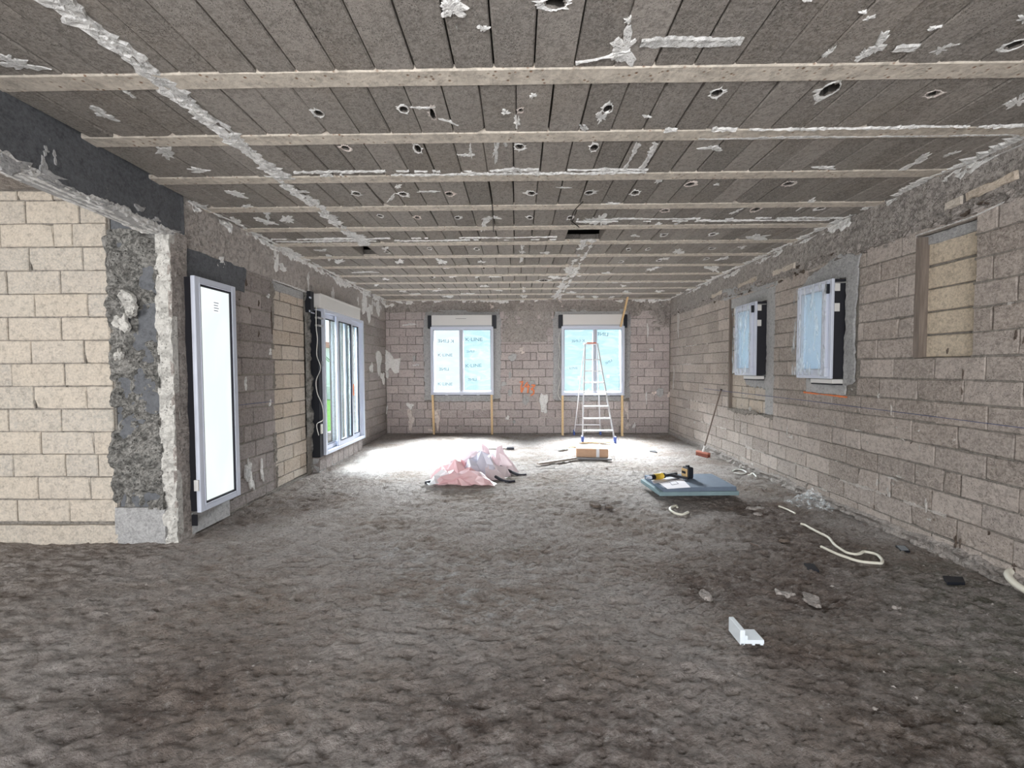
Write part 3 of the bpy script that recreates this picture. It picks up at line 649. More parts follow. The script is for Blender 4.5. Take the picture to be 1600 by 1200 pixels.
for (u, v, ru, rv, mt) in ((388, 735, 6, 20, 'plaster'), (392, 752, 5, 14, 'plaster'), (409, 735, 2, 16, 'plaster'), (345, 410, 9, 8, 'plaster'), (430, 405, 7, 14, 'plaster'), (441, 418, 8, 6, 'plaster'), (580, 575, 3, 9, 'plaster'), (592, 566, 6, 16, 'plaster'), (598, 590, 4, 8, 'plaster'),
                          (419, 463, 2.4, 4, 'plaster'), (422, 550, 2.6, 5, 'plaster'), (520, 470, 3, 18, 'plaster'), (569, 475, 6, 14, 'plaster'), (578, 484, 5, 18, 'plaster'), (590, 482, 5, 10, 'plaster'), (383, 600, 3, 9, 'plaster'), (422, 630, 2.4, 5, 'plaster')):
    p = at('x', XL, u, v); s = p.y/F_PX; blob(WL, p.y, p.z, ru*s*p.y/abs(XL)*.8, rv*s, 0, .012, mt, 'adhesive_dab', .55, 16, seed=u+v)
for (u, v, ru, rv) in ((384, 440, 6, 11), (404, 474, 4, 9), (390, 485, 5, 7), (404, 522, 5, 10), (424, 500, 2, 30), (374, 468, 2, 2)):
    p = at('x', XL, u, v); s = p.y/F_PX; blob(WL, p.y, p.z, ru*s*p.y/abs(XL)*.3, rv*s*.6, 0, .003, 'dirt', 'hollow_shade_patch', .6, 12, seed=u, c=.004)  # thin dark patches paint the shade of broken block cavities
ribbon(WL, [(3.9, CEIL-.04), (5.6, CEIL-.04), (YB, CEIL-.04)], .07, .03, 'plaster', 'plaster_streak', gap=.05, wob=.8)
ribbon(WL, [(6.15, 2.62), (6.15, 2.98)], .04, .015, 'plaster', 'plaster_streak', wob=.5)
ribbon(WL, [(8.0, 2.85), (8.9, 2.8), (9.6, 2.85)], .16, .015, 'plaster', 'plaster_streak', gap=.1, wob=.9)
# low block sill under the glazed door
sill = MB()
for k in range(8):
    y0 = 6.22+k*.215; place_block(WL, y0, y0+.2, .01, .205, M['block_left'], .085, 'sill_block', depth=.12)
mbm = MB(); mbm.box(XL-.2, XL+.078, 6.22, 7.94, -.05, .2); mbm.build('sill_mortar', M['mortar_grey'], WL.root)

# chalk level lines, really a thin dusting on the face of the blocks
for sf, pts in ((WR, [(-7.9, 1.13), (-5.0, 1.12), (-2.0, 1.09)]), (WL, [(4.4, 1.13), (5.2, 1.12)])):
    ribbon(sf, pts, .008, .0015, 'blue_chalk', 'chalk_line', step=.1, wob=.1, c=.0035)
for (u, v, ru, rv) in ((1172, 640, 6, 3), (1230, 672, 3, 6), (1236, 683, 9, 2), (1437, 700, 3, 4), (1395, 748, 14, 2), (1370, 755, 3, 5), (1388, 770, 5, 8), (1405, 745, 12, 2), (1447, 790, 3, 10), (1452, 812, 5, 3), (1372, 618, 6, 3), (1393, 640, 2, 9), (1172, 637, 2, 3),
                       (1160, 500, 1, 8), (1060, 500, 3, 30), (1053, 580, 2, 10), (1052, 600, 1.5, 8), (1155, 735, 4, 3), (1176, 726, 5, 3), (1085, 660, 3, 3), (1340, 672, 8, 1.5), (1298, 520, 3, 5)):
    p = at('x', XR, u, v); s = p.y/F_PX; blob(WR, -p.y, p.z, ru*s*p.y/XR*.5, rv*s, 0, .0025, 'splash', 'plaster_splash', .6, 12, seed=u*3+v, c=.003)
for i in range(46):
    blob(WR, R_.uniform(-7.5, -2.4), R_.uniform(.15, 1.3), R_.uniform(.006, .025), R_.uniform(.004, .010), R_.uniform(-1, 1), .0025, 'splash', 'plaster_splash', .6, 8, c=.003)
for (u, v, ru, rv) in ((1587, 524, 5, 12), (1600, 532, 4, 9), (1585, 886, 8, 9), (1532, 877, 4, 5), (1493, 848, 5, 12), (1500, 850, 2, 12), (1480, 548, 3, 5), (1503, 612, 2, 8), (1505, 585, 2, 12), (1424, 692, 3, 3), (1459, 812, 3, 3), (1366, 792, 2, 5), (1545, 833, 2, 6)):
    p = at('x', XR, u, v); s = p.y/F_PX; blob(WR, -p.y, p.z, ru*s*.45, rv*s*.7, 0, .003, 'dirt', 'hollow_shade_patch', .5, 12, seed=u, c=.002)  # shade of broken cavities put on as dark patches, no real recess

# ---- annex: wall beyond the beam at the left, pier, beam
YA = 3.66
WA = wall('wall_annex', (0, YA, 0), (1, 0, 0), (0, -1, 0), -7.6, -3.50, -.1, CEIL+.36, [], .22, 'mortar', 'annex wall of clean tan and pale grey blocks seen past the pier')
lay(WA, -7.6, -3.52, .16, CEIL, [], .1985, .467, M['block_annex'], phase=-3.957-.467*10.5, bphase=.1985-((at('y', YA, 86, 349.5).z-.16) % .1985), joint=.008, fill=.9)
rough_face(WA, -7.6, -3.50, -.1, .155, .012, .02, 3, 'block_annex', 'footing_band', .04)
PIER = Surf('pier', (0, YA, 0), (1, 0, 0), (0, 0, 1), (0, -1, 0), None)
pm = MB(); pm.box(-3.52, -2.98, YA+.025, 3.84, -.1, CEIL); PIER.root = pm.build('pier', M['concrete_dark']); tag(PIER.root, 'rough hacked concrete pier between the annex and the left wall', 'pier', kind='structure')
rough_face(PIER, -3.525, -3.08, .30, 2.70, .0, .11, 4.5, 'concrete_rough', 'hacked_face', .016, o=5)
rough_face(PIER, -3.52, -3.08, -.1, .31, .01, .02, 5, 'mortar_grey', 'footing_render', .03)
rough_face(PIER, -3.095, -2.965, -.1, 2.70, .012, .035, 9, 'concrete_pale', 'pale_corner', .018, back=.06, o=5)
PS = Surf('pier_side', (-2.968, 0, 0), (0, 1, 0), (0, 0, 1), (1, 0, 0), PIER.root)
rough_face(PS, YA-.005, 3.84, -.1, 2.70, .002, .010, 6, 'concrete', 'side_face', .03)
for (u, v, ru, rv) in ((198, 470, 12, 20), (190, 505, 12, 16), (186, 555, 6, 12), (206, 482, 10, 8)):
    p = at('y', YA-.04, u, v); s = YA/F_PX; blob(PIER, p.x, p.z, ru*s, rv*s, 0, .02, 'concrete_pale', 'plaster_dab', .45, 18, seed=u+v, c=.035)
# beam, slightly out of square with the wall
bd_ = (V((-2.82, 2.36, 0))-V((-2.985, 3.84, 0))).normalized(); bn = V((bd_.y, -bd_.x, 0))
if bn.x < 0: bn = -bn
BS = Surf('beam', (-2.985, 3.84, 0), -bd_, (0, 0, 1), bn, None)
bb = MB(); vs = [BS.w(a, b, c) for a in (-5.6, 0) for b in (2.665, CEIL+.05) for c in (-.012, -.20)]
bb.add(vs, [(0, 1, 3, 2), (4, 6, 7, 5), (0, 4, 5, 1), (2, 3, 7, 6), (0, 2, 6, 4), (1, 5, 7, 3)])
BS.root = bb.build('beam', M['mortar_grey']); tag(BS.root, 'dark concrete beam spanning from the pier at upper left', 'beam', kind='structure')
rough_face(BS, -5.6, 0, 2.67, CEIL+.03, 0, .008, 2.5, 'concrete_dark', 'formed_face', .05)
ribbon(BS, [(-5.0, 2.672), (0, 2.675)], .05, .012, 'plaster', 'plaster_streak', wob=.7)
BU = Surf('beam_under', BS.w(0, 2.665, -.1), -bd_, tuple(bn), (0, 0, -1), BS.root)
for off in (-.08, -.03, .03): ribbon(BU, [(-5, off), (-.2, off)], .03, .008, 'plaster', 'plaster_streak', gap=.05, wob=.8)
for (u, v, ru, rv) in ((15, 256, 26, 12), (66, 260, 6, 14), (78, 275, 22, 8), (70, 235, 5, 8), (100, 292, 16, 5), (218, 325, 7, 7), (245, 343, 5, 4), (165, 318, 12, 4), (84, 245, 3, 9), (275, 362, 12, 2)):
    r = CF + CR*((u-800)/F_PX) + CU*((600-v)/F_PX); o = V((0, 0, CAM_H)); t_ = (BS.O-o).dot(BS.N)/r.dot(BS.N); a, b = BS.ab(o+r*t_)
    s = t_/F_PX; blob(BS, a, b, ru*s*1.2, rv*s, .1, .005, 'mortar_grey', 'pale_smear', .6, 16, seed=u, c=.004)

# ---- rear and annex shell, behind the camera
WK = wall('wall_rear', (0, -1.7, 0), (-1, 0, 0), (0, 1, 0), -3.6, 7.7, -.1, CEIL+.36, [(-2.8, 2.0, .0, 2.6), (4.6, 7.2, .0, 2.6)], .2, 'mortar', 'rear wall with two wide openings to daylight')
WE = wall('wall_annex_left', (-7.6, 0, 0), (0, 1, 0), (1, 0, 0), -1.8, 3.8, -.1, CEIL+.36, [], .2, 'mortar', 'outer wall of the annex')

# ------------------------------------------------------------------ ceiling
cm = MB(); cm.box(-7.8, XR+.25, -1.9, YB+.3, CEIL+.34, CEIL+.45); CROOT = cm.build('ceiling', M['slab']); tag(CROOT, 'ceiling of hollow concrete blocks laid between pale cast joists', 'ceiling', kind='structure')
acm = MB(); acm.box(-7.7, -3.06, -1.8, YA+.1, CEIL+.01, CEIL+.06); acm.build('annex_slab', M['concrete'], CROOT)
CE = Surf('ceiling', (0, 0, CEIL), (1, 0, 0), (0, -1, 0), (0, 0, -1), CROOT)     # a = X, b = -Y
JY = [.51, 1.11, 1.71, 2.31, 2.90, 3.50, 4.14, 4.74, 5.31, 5.91, 6.49, 7.09, 7.70, 8.32, 8.92, 9.55]
JW = .125
def xl_at(y): return -2.985+(3.84-y)*.1115 if y < 3.84 else XL+.0
for y in JY:
    x0 = xl_at(y)-.03; L_ = XR-x0; mb = MB(); n = 60; r = random.Random(int(y*100))
    for i in range(n+1):
        x = x0+L_*i/n
        for yy, zz in ((-.03, .036), (-.03, .035), (-JW/2, .028), (-JW/2, .004), (-JW/2+.006, -.002), (JW/2-.006, -.002), (JW/2, .004), (JW/2, .028), (.03, .035), (.03, .036)):
            mb.v.append((x, y+yy+r.uniform(-.0015, .0015), CEIL-.004+zz+r.uniform(-.001, .001)))
        if i: mb.f += [((i-1)*10+k, (i-1)*10+k+1, i*10+k+1, i*10+k) for k in range(9)]
    mb.build('joist', M['joist'], CROOT)
HOLES = [(868, 5, 18, 9), (1167, 75, 9, 9), (1570, 70, 12, 8), (490, 177, 7, 5), (631, 171, 7, 5), (676, 178, 4, 9), (808, 172, 4, 3), (950, 170, 7, 6), (1120, 145, 8, 6), (1296, 140, 12, 11), (1458, 146, 9, 5),
         (540, 231, 6, 4), (653, 232, 5, 6), (812, 229, 7, 4), (928, 231, 6, 5), (557, 302.6, 6, 2.5), (627, 303, 6, 3), (699, 303, 6, 3), (766, 302, 6, 3), (838, 302, 6, 3), (915, 301, 6, 3), (989, 301, 6, 3), (1070, 288, 7, 3), (1232, 287, 8, 3),
         (594, 337, 4, 2), (648, 340, 4, 2), (673, 348, 4, 2), (712, 340, 4, 2), (831, 340, 4, 2), (891, 340, 4, 2.5), (1036, 329, 6, 2), (1181, 327, 6, 3), (1283, 325, 6, 2), (1038, 367, 4, 2), (1112, 366, 4, 2),
         (982, 390, 3, 1.5), (1013, 389, 3, 1.5), (1112, 388, 4, 1.5), (972, 409, 3, 1.3), (1030, 407, 3, 1.3), (1104, 404, 3, 1.3), (671, 388, 3, 1.4), (675, 394, 3, 1.4), (606, 394, 3, 1.3), (745, 389, 3, 1.5), (755, 418, 2.5, 1.2), (671, 433, 3, 1.1), (842, 439, 7, 1.6)]
GAPS = [(571, 389), (916, 366), (905, 366)]
def hole_block(a0, a1, b0, b1, hc, hr):
    """a ceiling block with a hole knocked through its under face into the hollow"""
    vs = []; fs = []; n = 20; wd, ht = a1-a0, b1-b0; ca, cb = hc; r = random.Random(int(ca*1000+cb*77))
    for i in range(n):
        th = 2*math.pi*i/n; dx, dy = math.cos(th), math.sin(th)
        ts = [((a1-ca)/dx if dx > 0 else (a0-ca)/dx) if abs(dx) > 1e-6 else 9, ((b1-cb)/dy if dy > 0 else (b0-cb)/dy) if abs(dy) > 1e-6 else 9]
        # outer ring
        t = min(ts); k = r.uniform(.65, 1.3); ha, hb = dx*hr[0]*k, dy*hr[1]*k; f = min(1, .9*t/max(1e-6, math.hypot(ha, hb)))
        vs += [CE.w(ca+dx*t, cb+dy*t, 0), CE.w(ca+ha*f, cb+hb*f, 0), CE.w(ca+ha*f*1.1, cb+hb*f*1.1, -.012), CE.w(ca+ha*f*1.12, cb+hb*f*1.12, -.128), CE.w(ca+dx*t, cb+dy*t, -.13)]
    for i in range(n):
        j = (i+1) % n
        for k in range(3): fs.append((i*5+k, j*5+k, j*5+k+1, i*5+k+1))
        fs.append((i*5, j*5, j*5+4, i*5+4))
    corners = []
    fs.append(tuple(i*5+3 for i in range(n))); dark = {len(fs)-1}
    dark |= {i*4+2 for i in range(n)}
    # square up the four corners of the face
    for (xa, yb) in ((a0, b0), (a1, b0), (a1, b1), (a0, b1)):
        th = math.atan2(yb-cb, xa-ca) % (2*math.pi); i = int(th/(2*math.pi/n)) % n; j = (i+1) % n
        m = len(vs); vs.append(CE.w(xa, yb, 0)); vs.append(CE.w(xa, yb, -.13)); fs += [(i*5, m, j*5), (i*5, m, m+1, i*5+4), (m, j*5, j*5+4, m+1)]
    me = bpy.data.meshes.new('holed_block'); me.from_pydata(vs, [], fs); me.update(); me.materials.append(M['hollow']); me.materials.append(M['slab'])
    for f_ in dark: me.polygons[f_].material_index = 1  # hole interiors get the near-black material as painted shade
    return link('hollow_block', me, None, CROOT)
hw = []
for (u, v, ru, rv) in HOLES:
    p = at('z', CEIL, u, v); p2 = at('z', CEIL, u+ru, v); p3 = at('z', CEIL, u, v-rv); hw.append((p.x, -p.y, max(.016, abs(p2.x-p.x)), max(.016, abs(p3.y-p.y))))
gw = [at('z', CEIL, u, v) for u, v in GAPS]
rest = MB(); PIT = .203; nblk = 0
for k in range(-1, len(JY)):
    y0 = (JY[k]+JW/2-.006) if k >= 0 else -.1; y1 = (JY[k+1]-JW/2+.006) if k < len(JY)-1 else YB+.05
    if y1-y0 < .02: continue
    xs0 = -.73-PIT*14+(0 if k == 2 else R_.uniform(-.1, .1)); x = xs0
    while x < XR:
        a0 = max(x+.004+R_.uniform(-.002, .002), xl_at(y0)); a1 = min(x+PIT-.004+R_.uniform(-.002, .002), XR+.01); x += PIT
        if a1-a0 < .03: continue
        b0, b1 = -y1, -y0
        if any(a0 < g.x < a1 and b0 < -g.y < b1 for g in gw): continue
        hs = [h for h in hw if a0-.004 <= h[0] < a1+.004 and b0 < h[1] < b1]
        farr = y0 > 6.3 or y1 < 1.5
        if hs:
            h = hs[0]; ha = min(max(h[0], a0+h[2]+.008), a1-h[2]-.008) if (a1-a0) > 2*h[2]+.02 else (a0+a1)/2
            hb = min(max(h[1], b0+h[3]+.01), b1-h[3]-.01) if (b1-b0) > 2*h[3]+.03 else (b0+b1)/2
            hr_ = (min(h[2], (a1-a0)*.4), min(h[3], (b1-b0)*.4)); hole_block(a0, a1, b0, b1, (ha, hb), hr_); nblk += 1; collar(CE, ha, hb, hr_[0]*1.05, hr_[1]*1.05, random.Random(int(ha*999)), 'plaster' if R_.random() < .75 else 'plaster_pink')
        elif farr: place_block(CE, a0, a1, b0, b1, M['hollow'], R_.uniform(-.004, .003), depth=.12, into=rest)
        else:
            if place_block(CE, a0, a1, b0, b1, M['hollow'], R_.uniform(-.004, .003), 'hollow_block', depth=.12): nblk += 1
rest.build('far_hollow_blocks', M['hollow'], CROOT, kind='stuff')

def cpx(u, v): p = at('z', CEIL, u, v); return (p.x, -p.y)
def cblob(u, v, ru, rv, ang=0, mat='plaster', rough=.55, n=30, t=.003):
    if any(abs(h[0]-u) < h[2]+4 and abs(h[1]-v) < h[3]+3 for h in HOLES): return
    r = random.Random(int(u*7+v)); P = []; ph = [r.uniform(0, 6.28) for _ in range(3)]
    for i in range(n):
        th = 2*math.pi*i/n; f = 1+rough*(.45*math.sin(2*th+ph[0])+.4*math.sin(3*th+ph[1])+.35*math.sin(5*th+ph[2]))+r.uniform(-1, 1)*rough*.75
        x, y = math.cos(th)*ru*f, math.sin(th)*rv*f; P.append(cpx(u+x*math.cos(ang)-y*math.sin(ang), v+x*math.sin(ang)+y*math.cos(ang)))
    patch(CE, P, t, 0, 9, mat, 'plaster_patch', .002, seed=r.random())
def cline(pts, wpx_m, gap=.04, wob=.7, t=.008, mat='plaster'): ribbon(CE, [cpx(*p) for p in pts], wpx_m, t, mat, 'plaster_streak', gap=gap, wob=wob, c=.002)
for a_ in [(707, 14, 16, 17), (703, 5, 12, 10), (868, 14, 20, 9), (978, 76, 18, 22, .3), (965, 90, 9, 8), (1370, 72, 24, 9, -.7), (1350, 85, 14, 6, -.5), (1170, 80, 9, 10, -.5), (1470, 76, 20, 5, -.4), (1488, 70, 12, 3, -.3), (1570, 72, 14, 4, -.6), (1600, 28, 12, 5, -.5),
           (1295, 82, 12, 3, -.7), (1460, 43, 9, 3, -.2), (1358, 28, 9, 3, -.5), (1349, 19, 6, 2), (1260, 1, 5, 2), (756, 45, 7, 5), (982, 32, 7, 5, -.3), (30, 100, 34, 8, .2), (10, 92, 20, 6, .2),
           (486, 175, 8, 5), (500, 170, 8, 4, -.2), (627, 172, 8, 5), (660, 168, 14, 2), (808, 170, 14, 10, .2), (808, 190, 4, 10), (790, 176, 6, 3), (833, 149, 6, 4), (940, 182, 7, 10, .4), (912, 200, 8, 4, .6), (945, 165, 6, 3), (1122, 148, 6, 7, -.9), (1306, 145, 12, 5, -.9), (1468, 142, 12, 3, -.6), (1010, 182, 6, 2), (1590, 158, 16, 8, -.5),
           (702, 190, 14, 2, .4), (160, 178, 22, 5, .35), (200, 145, 9, 3, .6), (258, 238, 16, 7, .1), (310, 266, 16, 3, .1), (541, 232, 7, 4), (655, 231, 9, 4), (775, 235, 5, 14, .2), (788, 220, 5, 8), (815, 230, 10, 4), (730, 242, 16, 2), (735, 235, 3, 10), (930, 232, 10, 5), (1113, 231, 14, 4, -.1), (1430, 254, 28, 5, -.55), (1487, 240, 12, 2.5, -.35), (1290, 262, 16, 2),
           (557, 303, 8, 3), (627, 303, 8, 3.5), (612, 309, 8, 2.5, -.6), (699, 303, 9, 4), (766, 302, 7, 3), (835, 303, 7, 4), (915, 301, 8, 4), (992, 303, 9, 3, .3), (1072, 289, 10, 4), (1235, 288, 10, 4, -.5), (1120, 288, 5, 2), (622, 291, 6, 2.5), (370, 303, 16, 4, .15), (670, 299, 18, 1.2), (385, 322, 8, 2), (880, 293, 9, 1.2),
           (417, 334, 5, 6), (449, 343, 8, 6), (415, 346, 16, 3, .2), (368, 345, 8, 4, .3), (590, 338, 9, 4), (648, 340, 7, 3), (708, 341, 7, 3), (768, 340, 10, 3), (757, 350, 5, 9, .7), (827, 342, 7, 3), (888, 342, 8, 3), (940, 343, 12, 8, -.6), (925, 345, 12, 4), (1034, 280, 10, 3, -.5), (1128, 275, 12, 4), (1033, 329, 8, 2.5), (1029, 349, 5, 2), (1060, 348, 6, 2, -.4), (1187, 327, 10, 3, -.5), (1290, 322, 10, 3, -.6), (1262, 318, 12, 3, -.5), (952, 320, 14, 3), (1150, 330, 10, 2, -.4),
           (1184, 371, 14, 5, -.2), (1038, 367, 7, 2), (1112, 367, 7, 2), (992, 368, 5, 2), (1060, 393, 8, 4, -.3), (982, 390, 5, 2), (1013, 389, 5, 2), (1112, 388, 6, 2, -.3), (1160, 386, 7, 2, -.3), (972, 410, 4, 2), (1020, 420, 10, 2, -.2), (1114, 420, 8, 4, .3), (866, 433, 9, 2.5), (1040, 404, 8, 1.5), (1130, 404, 8, 2, -.3),
           (602, 388, 6, 2), (609, 394, 6, 2), (516, 402, 6, 3), (530, 408, 8, 2.5), (502, 391, 7, 2), (690, 408, 8, 4, .3), (625, 409, 6, 2.5), (570, 425, 15, 1.5), (697, 418, 6, 1.5), (751, 389, 5, 2), (672, 433, 5, 1.8), (707, 432, 6, 1.5), (745, 432, 4, 1.5), (773, 432, 7, 1.5), (816, 386, 3, 3), (816, 394, 5, 1.5), (852, 395, 8, 1.5), (815, 405, 4, 4), (752, 409, 5, 1.5), (588, 445, 4, 1.5), (603, 436, 6, 1.3), (630, 455, 5, 1.5), (648, 460, 9, 1.5), (686, 453, 9, 1.5), (700, 463, 9, 1.6), (731, 459, 8, 1.6), (779, 453, 7, 1.5), (757, 447, 5, 1.5), (818, 452, 3, 3), (818, 463, 4, 2.5), (870, 463, 6, 2), (907, 464, 6, 2), (930, 464, 5, 1.6), (955, 465, 5, 1.6), (979, 456, 5, 1.5), (893, 457, 8, 1.3),
           (907, 429, 10, 2), (950, 427, 8, 2), (974, 446, 5, 1.4), (1030, 455, 6, 1.4), (1000, 440, 5, 1.4)]:
    cblob(*a_)
# long trowelled bands
def two(pts, off, wd, **k):
    for s in (-1, 1): cline([(u+s*off, v) for u, v in pts], wd, **k)
ribbon(CE, [(-1.93, -.9), (-1.93, -5.35)], .05, .014, 'plaster', 'plaster_streak', gap=.02, wob=.9, c=.002)
ribbon(CE, [(-1.86, -.9), (-1.86, -5.35)], .07, .012, 'plaster', 'plaster_streak', gap=.02, wob=.9, c=.002)
ribbon(CE, [(-1.895, -.9), (-1.895, -3.4)], .06, .006, 'plaster', 'plaster_streak', gap=.05, wob=.5, c=.002)
ribbon(CE, [(.80, -5.15), (.80, -9.6)], .06, .014, 'plaster', 'plaster_streak', gap=.02, wob=1.0, c=.002)
ribbon(CE, [(.90, -5.15), (.90, -9.6)], .05, .014, 'plaster', 'plaster_streak', gap=.03, wob=1.0, c=.002)
for off in (-.06, .06): ribbon(CE, [(.88+off, -2.98), (.88+off, -3.40)], .035, .01, 'plaster', 'plaster_streak', wob=.8, c=.002)
for yy in (5.07, 5.16): ribbon(CE, [(-2.9, -yy), (.45, -yy)], .026, .010, 'plaster', 'plaster_streak', gap=.07, wob=.8, c=.002)
for yy in (4.48, 4.55): ribbon(CE, [(.6, -yy), (3.3, -yy-.02)], .028, .010, 'plaster', 'plaster_streak', gap=.05, wob=.8, c=.002)
ribbon(CE, [(-2.0, -3.36), (1.0, -3.38)], .022, .012, 'plaster', 'plaster_streak', gap=.09, wob=.9, c=.002)
ribbon(CE, [(-2.0, -3.43), (1.0, -3.43)], .025, .012, 'plaster', 'plaster_streak', gap=.08, wob=.9, c=.002)
ribbon(CE, [(.8, -2.84), (3.3, -2.83)], .022, .010, 'plaster', 'plaster_streak', gap=.05, wob=.9, c=.004)
ribbon(CE, [(1.2, -2.94), (3.3, -2.94)], .02, .004, 'plaster', 'plaster_streak', gap=.06, wob=.9, c=.006)
ribbon(CE, [(.6, -7.75), (3.3, -7.75)], .03, .008, 'plaster', 'plaster_streak', gap=.06, wob=.9, c=.002)
cline([(900, 100), (985, 80)], .035, 0); cline([(1000, 70), (1160, 64)], .05, 0, .3, .005); cline([(1395, 78), (1432, 76)], .05, 0, .3, .005); cline([(712, 38), (722, 102)], .012, .1)
ribbon(CE, [(XR-.045, -1.7), (XR-.045, -YB)], .075, .02, 'plaster', 'plaster_streak', gap=.02, wob=.9, c=.0)
ribbon(CE, [(XL+.05, -3.9), (XL+.05, -YB)], .07, .02, 'plaster', 'plaster_streak', gap=.03, wob=.9, c=.0)
ribbon(CE, [(XL+.05, -YB+.04), (XR, -YB+.04)], .05, .02, 'plaster', 'plaster_streak', gap=.05, wob=.9, c=.0)
# snapped tie wires hanging from the holes
for pts in ([(769, 317, 0), (770, 335, .02), (771, 362, .05)], [(911, 315, 0), (897, 330, .03), (892, 345, 0)], [(892, 345, 0), (905, 355, .02)]):
    P = [at('z', CEIL-d-.01, u, v) for u, v, d in pts]; mb = MB(); mb.tube(cr_spline(P, 5), .005, 5); mb.build('tie_wire', M['rust'], CROOT)
exec_after = []

# ------------------------------------------------------------------ windows and doors
def frame_boxes(mb, s, a0, a1, b0, b1, wdt, c0, c1, bev=.004):
    M4 = Matrix.Translation(s.O) @ s.M
    for (x0, x1, z0, z1) in ((a0, a0+wdt, b0, b1), (a1-wdt, a1, b0, b1), (a0+wdt, a1-wdt, b0, b0+wdt), (a0+wdt, a1-wdt, b1-wdt, b1)):
        mb.box(x0, x1, -c1, -c0, z0, z1, M4, bev)
def sbox(s, a0, a1, b0, b1, c0, c1, bev=0, mb=None):
    mb = mb or MB(); M4 = Matrix.Translation(s.O) @ s.M; mb.box(a0, a1, -c1, -c0, b0, b1, M4, bev); return mb
def sheet(s, a0, a1, b0, b1, c, amp, nA, nB, seed, mat, name, parent, jag=0, fold=6):
    r = random.Random(seed); vs = []
    for i in range(nA+1):
        for j in range(nB+1):
            a = a0+(a1-a0)*i/nA; b = b0+(b1-b0)*j/nB; e = i in (0, nA) or j in (0, nB)
            vs.append(s.w(a+(r.uniform(-jag, jag)), b+(r.uniform(-jag, jag)), c+amp*(.6*float(fbm(a*fold+seed, b*fold*.6+a*fold, 1, 3))+r.uniform(0, .35))))
    fs = []
    for i in range(nA):
        for j in range(nB):
            q = (i*(nB+1)+j, (i+1)*(nB+1)+j, (i+1)*(nB+1)+j+1, i*(nB+1)+j+1)
            fs += [(q[0], q[1], q[2]), (q[0], q[2], q[3])] if r.random() < .5 else [(q[0], q[1], q[3]), (q[1], q[2], q[3])]
    mb = MB(); mb.add(vs, fs); return mb.build(name, mat, parent)
def lettering(parent, s, txt, a, b, size, c, mirror=False, ang=0, mat=None):
    cu = bpy.data.curves.new('t', 'FONT'); cu.body = txt; cu.size = size; cu.resolution_u = 2; cu.offset = size*.016
    to = bpy.data.objects.new('t', cu); COL.objects.link(to); bpy.context.view_layer.update()
    me = bpy.data.meshes.new_from_object(to.evaluated_get(bpy.context.evaluated_depsgraph_get())); bpy.data.objects.remove(to); bpy.data.curves.remove(cu)
    wd = max(v.co.x for v in me.vertices)
    for v in me.vertices:
        x, y = v.co.x*1.25, v.co.y
        if mirror: x = wd*1.25-x
        x2 = x*math.cos(ang)-y*math.sin(ang); y2 = x*math.sin(ang)+y*math.cos(ang)
        v.co = s.w(a+x2, b+y2, c)
    me.update(); me.name = 'printed_lettering'; me.materials.clear(); me.materials.append(mat or M['ink'])
    return link('printed_lettering', me, None, parent)

def far_window(idx, x0, x1, z0, z1, mull, zb, label):
    e = empty(f'window_{idx}', (0, 0, 0), label=label, cat='window', kind='structure')
    mb = MB(); frame_boxes(mb, WB, x0, x1, z0, z1, .055, .02, .14); mb.build('frame', M['white'], e)
    mb = MB(); frame_boxes(mb, WB, x0+.04, x1-.04, z0+.045, z1-.045, .03, .03, .115); mb.build('sash', M['grey_frame'], e)
    sbox(WB, mull-.045, mull+.045, z0+.05, z1-.05, .03, .132, .004).build('mullion', M['white'], e)
    sbox(WB, mull-.012, mull+.012, z0+.07, z1-.07, .132, .14, .002).build('mullion_bead', M['grey_frame'], e)
    sbox(WB, x0+.03, x1-.03, zb, 2.70, -.05, .15, .006).build('roller_box', M['box_white'], e)
    sbox(WB, x0+.03, x1-.03, zb+.002, zb+.03, .15, .156, .002).build('roller_box_lip', M['grey_frame'], e)
    for a, b in ((x0-.06, x0+.03), (x1-.03, x1+.06)): sbox(WB, a, b, zb-.03, 2.695, -.05, .12, .004).build('end_cap', M['black'], e)
    # liner through the wall
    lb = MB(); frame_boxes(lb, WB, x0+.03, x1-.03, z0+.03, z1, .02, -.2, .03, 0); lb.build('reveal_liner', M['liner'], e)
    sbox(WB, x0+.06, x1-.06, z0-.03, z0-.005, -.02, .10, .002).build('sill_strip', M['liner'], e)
    sbox(WB, x0+.03, x1-.03, z1-.01, zb+.02, -.2, .1, 0).build('head_filler', M['box_white'], e)
    for k in range(2):
        a = (x0+.06, mull+.04)[k]; b = (mull-.04, x1-.06)[k]
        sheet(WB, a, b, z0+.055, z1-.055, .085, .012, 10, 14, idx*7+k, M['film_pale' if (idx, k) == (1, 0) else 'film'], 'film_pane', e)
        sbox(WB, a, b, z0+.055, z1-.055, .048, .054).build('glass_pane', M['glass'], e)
    for px in (x0+.35, mull, x1-.35): sbox(WB, px-.03, px+.03, z0-.02, z0+.01, .02, .13, .003).build('fixing_lug', M['white'], e)
    for px, sg in ((x0-.02, -1), (x1+.02, 1)):
        mb = MB(); mb.tube([WB.w(px, z1-.07, .1), WB.w(px+sg*.06, z1-.07, .09), WB.w(px+sg*.08, z1-.065, .02)], .007, 6); mb.build('fixing_bracket', M['steel'], e)
    sbox(WB, x0-.005, x1+.005, z0-.012, z0+.012, .12, .146, .003).build('drip_edge', M['white'], e)
    return e
w1 = far_window(1, -1.96, -.56, .94, 2.44, -1.275, 2.44, 'two pane far window at left covered with blue film, paler left half')
w2 = far_window(2, .95, 2.34, .92, 2.44, 1.69, 2.44, 'two pane far window at right behind the stepladder, covered with crumpled blue film')
sbox(WB, -1.39, -1.16, 2.615, 2.622, .15, .152).build('vent_slot', M['gasket'], w1)
